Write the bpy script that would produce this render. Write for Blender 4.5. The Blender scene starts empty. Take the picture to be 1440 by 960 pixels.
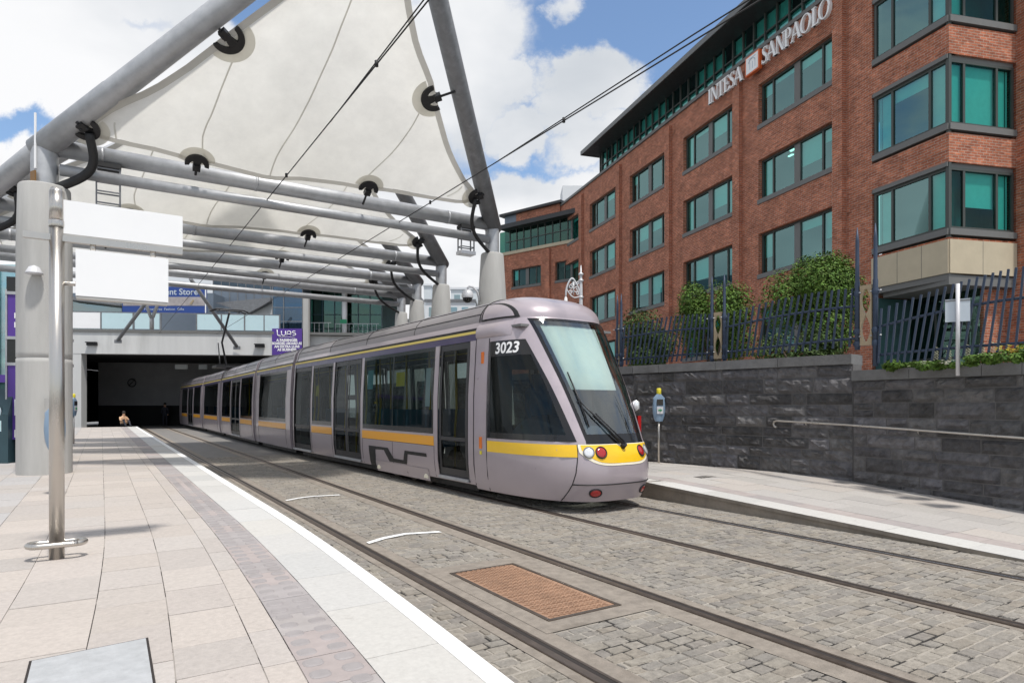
import bpy, bmesh, math, random
from math import radians, sin, cos, pi, sqrt, atan2
from mathutils import Vector, Matrix
random.seed(7)
SC = bpy.context.scene
COL = SC.collection

# ---------------------------------------------------------------- camera
cd = bpy.data.cameras.new('camera'); cam = bpy.data.objects.new('camera', cd); COL.objects.link(cam)
cam.location = (0, 0, 1.65); cam.rotation_euler = (radians(90), 0, 0)
cd.sensor_width = 36; cd.lens = 22.5; cd.shift_y = 89/1440; cd.clip_end = 600; cd.clip_start = .05
SC.camera = cam
# ---------------------------------------------------------------- world / sun / exposure
SUN = Vector((.29, -.40, 1.15)).normalized()
w = bpy.data.worlds.new('World'); SC.world = w; w.use_nodes = True
nt = w.node_tree; nt.nodes.clear()
def N(t, typ, **kw):
    n = t.nodes.new(typ)
    for k, v in kw.items():
        if k.startswith('i_'):
            key = k[2:]
            n.inputs[int(key) if key.isdigit() else key.replace('_', ' ')].default_value = v
        else: setattr(n, k, v)
    return n
def mth(t, op, a, b=None, c=None, clamp=False):
    n = t.nodes.new('ShaderNodeMath'); n.operation = op; n.use_clamp = clamp
    for i, v in enumerate((a, b, c)):
        if v is None: continue
        if isinstance(v, (int, float)): n.inputs[i].default_value = v
        else: t.links.new(v, n.inputs[i])
    return n.outputs[0]
def build_world():
    t = nt; L = t.links.new
    sky = N(t, 'ShaderNodeTexSky', sky_type='NISHITA', sun_disc=False)
    sky.sun_elevation = math.asin(SUN.z); sky.sun_rotation = atan2(SUN.x, SUN.y)
    sky.air_density = 1.15; sky.dust_density = .0; sky.ozone_density = 3.5
    tc = N(t, 'ShaderNodeTexCoord'); sep = N(t, 'ShaderNodeSeparateXYZ'); L(tc.outputs['Generated'], sep.inputs[0])
    x, y, z = sep.outputs
    zz = mth(t, 'ADD', mth(t, 'MAXIMUM', z, 0), .22)
    u, v = mth(t, 'DIVIDE', x, zz), mth(t, 'DIVIDE', y, zz)
    cv = N(t, 'ShaderNodeCombineXYZ'); L(u, cv.inputs[0]); L(v, cv.inputs[1])
    n1 = N(t, 'ShaderNodeTexNoise', i_Scale=3.4, i_Detail=10.0, i_Roughness=.58, i_Distortion=.25); L(cv.outputs[0], n1.inputs['Vector'])
    n2 = N(t, 'ShaderNodeTexNoise', i_Scale=1.1, i_Detail=6.0, i_Roughness=.5); L(cv.outputs[0], n2.inputs['Vector'])
    # cloud layout as directions (x/y, z/y), with the outlines broken up by noise
    yy = mth(t, 'MAXIMUM', y, .05); gx, gz = mth(t, 'DIVIDE', x, yy), mth(t, 'DIVIDE', z, yy)
    gv = N(t, 'ShaderNodeCombineXYZ'); L(gx, gv.inputs[0]); L(gz, gv.inputs[1])
    def warp(scale, det, off):
        n = N(t, 'ShaderNodeTexNoise', i_Scale=scale, i_Detail=det, i_Roughness=.62); mp = N(t, 'ShaderNodeMapping'); mp.inputs['Location'].default_value = off; L(gv.outputs[0], mp.inputs[0]); L(mp.outputs[0], n.inputs['Vector']); return mth(t, 'SUBTRACT', n.outputs['Fac'], .5)
    wx = mth(t, 'MULTIPLY_ADD', warp(9, 9, (3, 1, 0)), .17, gx); wz = mth(t, 'MULTIPLY_ADD', warp(9, 9, (7, 5, 0)), .15, gz)
    def blobs(lst):
        o = None
        for (a, b, r, rz, s) in lst:
            dx = mth(t, 'DIVIDE', mth(t, 'SUBTRACT', wx, a), r); dz = mth(t, 'DIVIDE', mth(t, 'SUBTRACT', wz, b), rz)
            d2 = mth(t, 'ADD', mth(t, 'MULTIPLY', dx, dx), mth(t, 'MULTIPLY', dz, dz))
            g = mth(t, 'MULTIPLY', mth(t, 'EXPONENT', mth(t, 'MULTIPLY', d2, -1.0)), s); o = g if o is None else mth(t, 'MAXIMUM', o, g)
        return o
    puffs = blobs([(-.08, .57, .12, .20, 1), (.115, .505, .095, .055, 1), (.00, .505, .055, .045, .9), (.16, .475, .07, .04, .9), (.08, .46, .07, .05, .9), (.005, .425, .06, .045, 1), (.15, .41, .11, .05, 1), (.27, .40, .08, .05, .8), (.08, .62, .04, .04, .6)])
    gaps = blobs([(-.77, .435, .17, .04, .8), (-.40, .645, .09, .08, .9), (-.57, .60, .09, .03, .5)])
    def sms(v, a, b, c=0., d=1.):
        n = N(t, 'ShaderNodeMapRange', interpolation_type='SMOOTHSTEP'); L(v, n.inputs[0])
        for k, q in zip((1, 2, 3, 4), (a, b, c, d)): n.inputs[k].default_value = q
        return n.outputs[0]
    deck = mth(t, 'SUBTRACT', sms(wx, -.10, -.24), gaps); low = sms(wz, .41, .32)
    front = mth(t, 'MAXIMUM', mth(t, 'MAXIMUM', puffs, deck), low)
    back = mth(t, 'ADD', n1.outputs['Fac'], .02)
    fr = mth(t, 'MULTIPLY', sms(y, .05, .25), sms(gz, .85, .70)); cov = mth(t, 'ADD', mth(t, 'MULTIPLY', front, fr), mth(t, 'MULTIPLY', back, mth(t, 'SUBTRACT', 1.0, fr)))
    class _f: pass
    fac = _f(); fac.outputs = [sms(cov, .28, .62, .02, 1.0)]
    shade = N(t, 'ShaderNodeMapRange', interpolation_type='SMOOTHSTEP'); L(n2.outputs['Fac'], shade.inputs[0])
    shade.inputs[1].default_value = .40; shade.inputs[2].default_value = .66
    ramp = N(t, 'ShaderNodeMixRGB'); L(shade.outputs[0], ramp.inputs[0])
    ramp.inputs[1].default_value = (.98, .985, 1.0, 1); ramp.inputs[2].default_value = (.63, .67, .72, 1)
    b1 = N(t, 'ShaderNodeBackground', i_Strength=.15); L(sky.outputs[0], b1.inputs[0])
    b2 = N(t, 'ShaderNodeBackground', i_Strength=.88); L(ramp.outputs[0], b2.inputs[0])
    mx = N(t, 'ShaderNodeMixShader'); L(fac.outputs[0], mx.inputs[0]); L(b1.outputs[0], mx.inputs[1]); L(b2.outputs[0], mx.inputs[2])
    out = N(t, 'ShaderNodeOutputWorld'); L(mx.outputs[0], out.inputs[0])
build_world()
sl = bpy.data.lights.new('sun', 'SUN'); sl.energy = 3.4; sl.angle = radians(4); sl.color = (1, .955, .89)
so = bpy.data.objects.new('sun', sl); COL.objects.link(so); so.rotation_euler = SUN.to_track_quat('Z', 'Y').to_euler(); so.location = (20, -20, 60)
vs = SC.view_settings; vs.view_transform = 'Standard'; vs.look = 'None'; vs.exposure = 0.17; vs.gamma = 1; vs.use_curve_mapping = False

# ---------------------------------------------------------------- frames
S0 = Vector((-.676, 11.21, 0)); A0 = radians(32.7)
U = Vector((-sin(A0), cos(A0), 0)); NV = Vector((cos(A0), sin(A0), 0)); ZV = Vector((0, 0, 1))
TM = Matrix.Translation(S0) @ Matrix.Rotation(A0, 4, 'Z')       # track frame: x = across, y = along (away)
def LT(l, t, z=0): return S0 + NV*l + U*t + ZV*z
def px(x, y, D): return Vector(((x-720)/900*D, D, 1.65+(569-y)/900*D))
def gp(x, y, z):
    D = 900*(1.65-z)/(y-569); return Vector(((x-720)/900*D, D, z))
def inv_lt(P): r = P-S0; return (r.dot(NV), r.dot(U))

# ---------------------------------------------------------------- mesh builder
class MB:
    def __init__(s): s.v = []; s.f = []; s.m = []; s.sm = []; s.c = []; s.cur = None
    def quad(s, pts, m=0, smooth=False):
        i = len(s.v); s.v += [Vector(p) for p in pts]; s.f.append(tuple(range(i, i+len(pts)))); s.m.append(m); s.sm.append(smooth); s.c.append(s.cur); return s
    def box(s, lo, hi, m=0, M=None, bev=0):
        x0, y0, z0 = lo; x1, y1, z1 = hi
        P = [Vector(p) for p in ((x0,y0,z0),(x1,y0,z0),(x1,y1,z0),(x0,y1,z0),(x0,y0,z1),(x1,y0,z1),(x1,y1,z1),(x0,y1,z1))]
        if M: P = [M @ p for p in P]
        i = len(s.v); s.v += P
        for q in ((0,3,2,1),(4,5,6,7),(0,1,5,4),(1,2,6,5),(2,3,7,6),(3,0,4,7)):
            s.f.append(tuple(i+k for k in q)); s.m.append(m); s.sm.append(False); s.c.append(s.cur)
        return s
    def bar(s, a, b, w, h, m=0, up=ZV):
        a = Vector(a); b = Vector(b); d = (b-a); L = d.length; d.normalize()
        r = d.cross(up)
        if r.length < 1e-4: r = d.cross(Vector((1, 0, 0)))
        r.normalize(); q = r.cross(d)
        M = Matrix((r, d, q)).transposed().to_4x4(); M.translation = a
        return s.box((-w/2, 0, -h/2), (w/2, L, h/2), m, M)
    def grid(s, P, m=0, smooth=True, mf=None, skip=None):
        R = len(P); Cn = len(P[0]); i = len(s.v)
        for row in P: s.v += [Vector(p) for p in row]
        for r in range(R-1):
            for c in range(Cn-1):
                if skip and skip(r, c): continue
                s.f.append((i+r*Cn+c, i+r*Cn+c+1, i+(r+1)*Cn+c+1, i+(r+1)*Cn+c)); s.m.append(mf(r, c) if mf else m); s.sm.append(smooth); s.c.append(s.cur)
        return s
    def tube(s, pts, r, seg=10, m=0, caps=True, smooth=True):
        pts = [Vector(p) for p in pts]; rr = r if isinstance(r, (list, tuple)) else [r]*len(pts)
        i = len(s.v); n = len(pts); prev = None
        for k, p in enumerate(pts):
            d = (pts[min(k+1, n-1)]-pts[max(k-1, 0)]).normalized()
            if prev is None:
                a = d.cross(ZV)
                if a.length < 1e-3: a = d.cross(Vector((1, 0, 0)))
            else: a = prev - d*prev.dot(d)
            a.normalize(); prev = a; b = d.cross(a)
            for j in range(seg):
                t = 2*pi*j/seg; s.v.append(p+(a*cos(t)+b*sin(t))*rr[k])
        for k in range(n-1):
            for j in range(seg):
                s.f.append((i+k*seg+j, i+k*seg+(j+1) % seg, i+(k+1)*seg+(j+1) % seg, i+(k+1)*seg+j)); s.m.append(m); s.sm.append(smooth); s.c.append(s.cur)
        if caps:
            s.f.append(tuple(i+j for j in range(seg))[::-1]); s.m.append(m); s.sm.append(False); s.c.append(s.cur)
            s.f.append(tuple(i+(n-1)*seg+j for j in range(seg))); s.m.append(m); s.sm.append(False); s.c.append(s.cur)
        return s
    def lathe(s, prof, seg=20, m=0, o=(0, 0, 0)):
        o = Vector(o); P = [[o+Vector((r*cos(2*pi*j/seg), r*sin(2*pi*j/seg), z)) for j in range(seg+1)] for r, z in prof]
        return s.grid(P, m)
    def prism(s, poly, z0, z1, m=0, M=None):
        n = len(poly); M = M or Matrix()
        a = [M @ Vector((p[0], p[1], z0)) for p in poly]; b = [M @ Vector((p[0], p[1], z1)) for p in poly]
        s.quad(b, m); s.quad(a[::-1], m)
        for k in range(n): s.quad([a[k], a[(k+1) % n], b[(k+1) % n], b[k]], m)
        return s
    def xf(s, M): s.v = [M @ p for p in s.v]; return s
    def add(s, o):
        i = len(s.v); s.v += o.v; s.f += [tuple(i+k for k in f) for f in o.f]; s.m += o.m; s.sm += o.sm; s.c += o.c; return s

MW = {}
def mkmesh(name, mb, mats, inv=None, col=False):
    me = bpy.data.meshes.new(name)
    used = sorted({k for f in mb.f for k in f}); mp_ = {k: i for i, k in enumerate(used)}
    vs_ = [inv @ mb.v[k] if inv else mb.v[k] for k in used]
    me.from_pydata([tuple(p) for p in vs_], [], [tuple(mp_[k] for k in f) for f in mb.f])
    if not isinstance(mats, (list, tuple)): mats = [mats]
    for m in mats: me.materials.append(m)
    me.polygons.foreach_set('material_index', [min(k, len(mats)-1) for k in mb.m])
    me.polygons.foreach_set('use_smooth', mb.sm)
    uv = me.uv_layers.new(name='UVMap'); dat = [0.0]*(2*len(me.loops))
    for p in me.polygons:
        n = p.normal; ax, ay, az = abs(n.x), abs(n.y), abs(n.z)
        for li in p.loop_indices:
            c = me.vertices[me.loops[li].vertex_index].co
            if az > ax and az > ay: q = (c.x, c.y)
            elif ax > ay: q = (c.y, c.z)
            else: q = (c.x, c.z)
            dat[2*li], dat[2*li+1] = q
    uv.data.foreach_set('uv', dat)
    if col:
        ca = me.color_attributes.new('tint', 'FLOAT_COLOR', 'CORNER'); cdat = []
        for p, c in zip(me.polygons, mb.c):
            c = c or (1, 1, 1)
            for _ in p.loop_indices: cdat += [c[0], c[1], c[2], 1]
        ca.data.foreach_set('color', cdat)
    me.update()
    return me
def link(name, me, M=None, parent=None):
    o = bpy.data.objects.new(name, me); COL.objects.link(o)
    if parent: o.parent = parent; MW[o.name] = MW[parent.name]
    else:
        M = M or Matrix(); o.matrix_world = M; MW[o.name] = M
    return o
def part(name, mb, mats, parent, world=False, label=None, kind=None, col=False):
    inv = MW[parent.name].inverted() if world else None
    o = link(name, mkmesh(name, mb, mats, inv, col), None, parent)
    if label: o['label'] = label
    if kind: o['kind'] = kind
    return o
def tag(o, label, cat, group=None):
    o['label'] = label; o['category'] = cat
    if group: o['group'] = group
    return o
def thing(name, label, cat, M=None, group=None):
    M = M if isinstance(M, Matrix) else Matrix.Translation(M or (0, 0, 0))
    o = bpy.data.objects.new(name, None); COL.objects.link(o); o.empty_display_size = .2
    o.matrix_world = M; MW[o.name] = M
    return tag(o, label, cat, group)
def solo(name, mb, mats, label, cat, M=None, group=None, world=False, col=False):
    inv = M.inverted() if (world and M) else None
    return tag(link(name, mkmesh(name, mb, mats, inv, col), M), label, cat, group)
def struct(name, mb, mats, M=None, col=False):
    o = link(name, mkmesh(name, mb, mats, None, col), M); o['kind'] = 'structure'; return o
def copy_tree(o, M=None, parent=None):
    c = o.copy(); COL.objects.link(c)
    if parent: c.parent = parent; MW[c.name] = MW[parent.name]
    else:
        c.matrix_world = M; MW[c.name] = M
    for ch in list(o.children): copy_tree(ch, None, c)
    return c
def TRZ(p, rz=0): return Matrix.Translation(p) @ Matrix.Rotation(rz, 4, 'Z')

# ---------------------------------------------------------------- materials
def lin(r, g, b):
    f = lambda c: (c/255/12.92 if c/255 <= .04045 else ((c/255+.055)/1.055)**2.4)
    return (f(r), f(g), f(b))
def mat(name, col, rough=.6, metal=0, var=.12, scale=6, bump=0, bscale=None, spec=.5, coat=0, tint=False, stain=0, stcol=(.05,.045,.04), stscale=1.2, vec='Object', streak=False, stlo=.5, sthi=.72):
    m = bpy.data.materials.new(name); m.use_nodes = True; t = m.node_tree; L = t.links.new
    b = t.nodes['Principled BSDF']; b.inputs['Roughness'].default_value = rough; b.inputs['Metallic'].default_value = metal
    b.inputs['Specular IOR Level'].default_value = spec; b.inputs['Coat Weight'].default_value = coat; b.inputs['Coat Roughness'].default_value = .08
    tc = N(t, 'ShaderNodeTexCoord'); mp = N(t, 'ShaderNodeMapping'); L(tc.outputs[vec], mp.inputs[0])
    if streak: mp.inputs['Scale'].default_value = (1, 1, .12)
    n = N(t, 'ShaderNodeTexNoise', i_Scale=scale, i_Detail=8.0, i_Roughness=.65); L(mp.outputs[0], n.inputs['Vector'])
    mr = N(t, 'ShaderNodeMapRange'); L(n.outputs['Fac'], mr.inputs[0]); mr.inputs[1].default_value = .25; mr.inputs[2].default_value = .75; mr.inputs[3].default_value = 1-var; mr.inputs[4].default_value = 1+var
    vm = N(t, 'ShaderNodeVectorMath', operation='SCALE'); vm.inputs[0].default_value = col[:3]; L(mr.outputs[0], vm.inputs['Scale']); o = vm.outputs[0]
    if tint:
        a = N(t, 'ShaderNodeAttribute', attribute_name='tint'); mu = N(t, 'ShaderNodeVectorMath', operation='MULTIPLY'); L(o, mu.inputs[0]); L(a.outputs['Color'], mu.inputs[1]); o = mu.outputs[0]
    if stain:
        n3 = N(t, 'ShaderNodeTexNoise', i_Scale=stscale, i_Detail=7.0, i_Roughness=.7); L(mp.outputs[0], n3.inputs['Vector'])
        r3 = N(t, 'ShaderNodeMapRange', interpolation_type='SMOOTHSTEP'); L(n3.outputs['Fac'], r3.inputs[0]); r3.inputs[1].default_value = stlo; r3.inputs[2].default_value = sthi; r3.inputs[4].default_value = stain
        mx = N(t, 'ShaderNodeMixRGB'); L(r3.outputs[0], mx.inputs[0]); L(o, mx.inputs[1]); mx.inputs[2].default_value = (*stcol, 1); o = mx.outputs[0]
    L(o, b.inputs['Base Color'])
    if rough < .7:
        rr = N(t, 'ShaderNodeMapRange'); L(n.outputs['Fac'], rr.inputs[0]); rr.inputs[1].default_value = .3; rr.inputs[2].default_value = .7; rr.inputs[3].default_value = max(.02, rough*.8); rr.inputs[4].default_value = min(1, rough*1.25); L(rr.outputs[0], b.inputs['Roughness'])
    if bump:
        n2 = N(t, 'ShaderNodeTexNoise', i_Scale=bscale or scale*8, i_Detail=6.0, i_Roughness=.6); L(tc.outputs[vec], n2.inputs['Vector'])
        bp = N(t, 'ShaderNodeBump', i_Strength=bump, i_Distance=.02); L(n2.outputs['Fac'], bp.inputs['Height']); L(bp.outputs[0], b.inputs['Normal'])
    return m
def brickmat(name, c1, c2, mortar, bw=.225, bh=.075, ms=.010, bump=.5, soot=.25):
    m = bpy.data.materials.new(name); m.use_nodes = True; t = m.node_tree; L = t.links.new; b = t.nodes['Principled BSDF']
    b.inputs['Roughness'].default_value = .85; b.inputs['Specular IOR Level'].default_value = .25
    tc = N(t, 'ShaderNodeTexCoord')
    bt = N(t, 'ShaderNodeTexBrick', i_Scale=1.0, i_Mortar_Size=ms, i_Mortar_Smooth=.2, i_Bias=0.0, i_Brick_Width=bw, i_Row_Height=bh); L(tc.outputs['UV'], bt.inputs['Vector'])
    bt.inputs['Color1'].default_value = (*c1, 1); bt.inputs['Color2'].default_value = (*c2, 1); bt.inputs['Mortar'].default_value = (*mortar, 1)
    n = N(t, 'ShaderNodeTexNoise', i_Scale=1.3, i_Detail=8.0, i_Roughness=.7); L(tc.outputs['UV'], n.inputs['Vector'])
    mr = N(t, 'ShaderNodeMapRange'); L(n.outputs['Fac'], mr.inputs[0]); mr.inputs[1].default_value = .3; mr.inputs[2].default_value = .7; mr.inputs[3].default_value = 1-soot; mr.inputs[4].default_value = 1+soot
    n5 = N(t, 'ShaderNodeTexNoise', i_Scale=9.0, i_Detail=3.0); mp = N(t, 'ShaderNodeMapping'); mp.inputs['Scale'].default_value = (.5, 1.5, 1); L(tc.outputs['UV'], mp.inputs[0]); L(mp.outputs[0], n5.inputs['Vector'])
    m5 = N(t, 'ShaderNodeMapRange'); L(n5.outputs['Fac'], m5.inputs[0]); m5.inputs[1].default_value = .3; m5.inputs[2].default_value = .7; m5.inputs[3].default_value = .72; m5.inputs[4].default_value = 1.28
    k = mth(t, 'MULTIPLY', mr.outputs[0], m5.outputs[0])
    vm = N(t, 'ShaderNodeVectorMath', operation='SCALE'); L(bt.outputs['Color'], vm.inputs[0]); L(k, vm.inputs['Scale']); L(vm.outputs[0], b.inputs['Base Color'])
    bp = N(t, 'ShaderNodeBump', i_Strength=bump, i_Distance=.01, invert=True); L(bt.outputs['Fac'], bp.inputs['Height']); L(bp.outputs[0], b.inputs['Normal'])
    return m
def glass(name, tint, trans=.6, gloss=(.9,.95,1), ior=1.5, wob=.0, boost=1.0, base=0.04):
    m = bpy.data.materials.new(name); m.use_nodes = True; t = m.node_tree; t.nodes.clear(); L = t.links.new
    tr = N(t, 'ShaderNodeBsdfTransparent'); tr.inputs[0].default_value = (tint[0]*trans, tint[1]*trans, tint[2]*trans, 1)
    gl = N(t, 'ShaderNodeBsdfGlossy'); gl.inputs['Color'].default_value = (*gloss, 1); gl.inputs['Roughness'].default_value = .02
    fr = N(t, 'ShaderNodeFresnel', i_IOR=ior); k = mth(t, 'ADD', mth(t, 'MULTIPLY', fr.outputs[0], boost), base, clamp=True)
    if wob:
        tc = N(t, 'ShaderNodeTexCoord'); n = N(t, 'ShaderNodeTexNoise', i_Scale=.8, i_Detail=2.0); L(tc.outputs['Object'], n.inputs['Vector'])
        bp = N(t, 'ShaderNodeBump', i_Strength=wob, i_Distance=.05); L(n.outputs['Fac'], bp.inputs['Height']); L(bp.outputs[0], gl.inputs['Normal'])
    mx = N(t, 'ShaderNodeMixShader'); L(k, mx.inputs[0]); L(tr.outputs[0], mx.inputs[1]); L(gl.outputs[0], mx.inputs[2])
    o = N(t, 'ShaderNodeOutputMaterial'); L(mx.outputs[0], o.inputs[0])
    return m
def membrane_mat(name, col, trl=.45):
    m = bpy.data.materials.new(name); m.use_nodes = True; t = m.node_tree; t.nodes.clear(); L = t.links.new
    tc = N(t, 'ShaderNodeTexCoord'); n = N(t, 'ShaderNodeTexNoise', i_Scale=1.2, i_Detail=8.0, i_Roughness=.7); L(tc.outputs['Object'], n.inputs['Vector'])
    mr = N(t, 'ShaderNodeMapRange'); L(n.outputs['Fac'], mr.inputs[0]); mr.inputs[1].default_value = .3; mr.inputs[2].default_value = .7; mr.inputs[3].default_value = .9; mr.inputs[4].default_value = 1.06
    vm = N(t, 'ShaderNodeVectorMath', operation='SCALE'); vm.inputs[0].default_value = col; L(mr.outputs[0], vm.inputs['Scale'])
    d = N(t, 'ShaderNodeBsdfDiffuse'); T = N(t, 'ShaderNodeBsdfTranslucent'); L(vm.outputs[0], d.inputs[0]); L(vm.outputs[0], T.inputs[0])
    mx = N(t, 'ShaderNodeMixShader', i_0=trl); L(d.outputs[0], mx.inputs[1]); L(T.outputs[0], mx.inputs[2])
    o = N(t, 'ShaderNodeOutputMaterial'); L(mx.outputs[0], o.inputs[0]); return m

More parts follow.
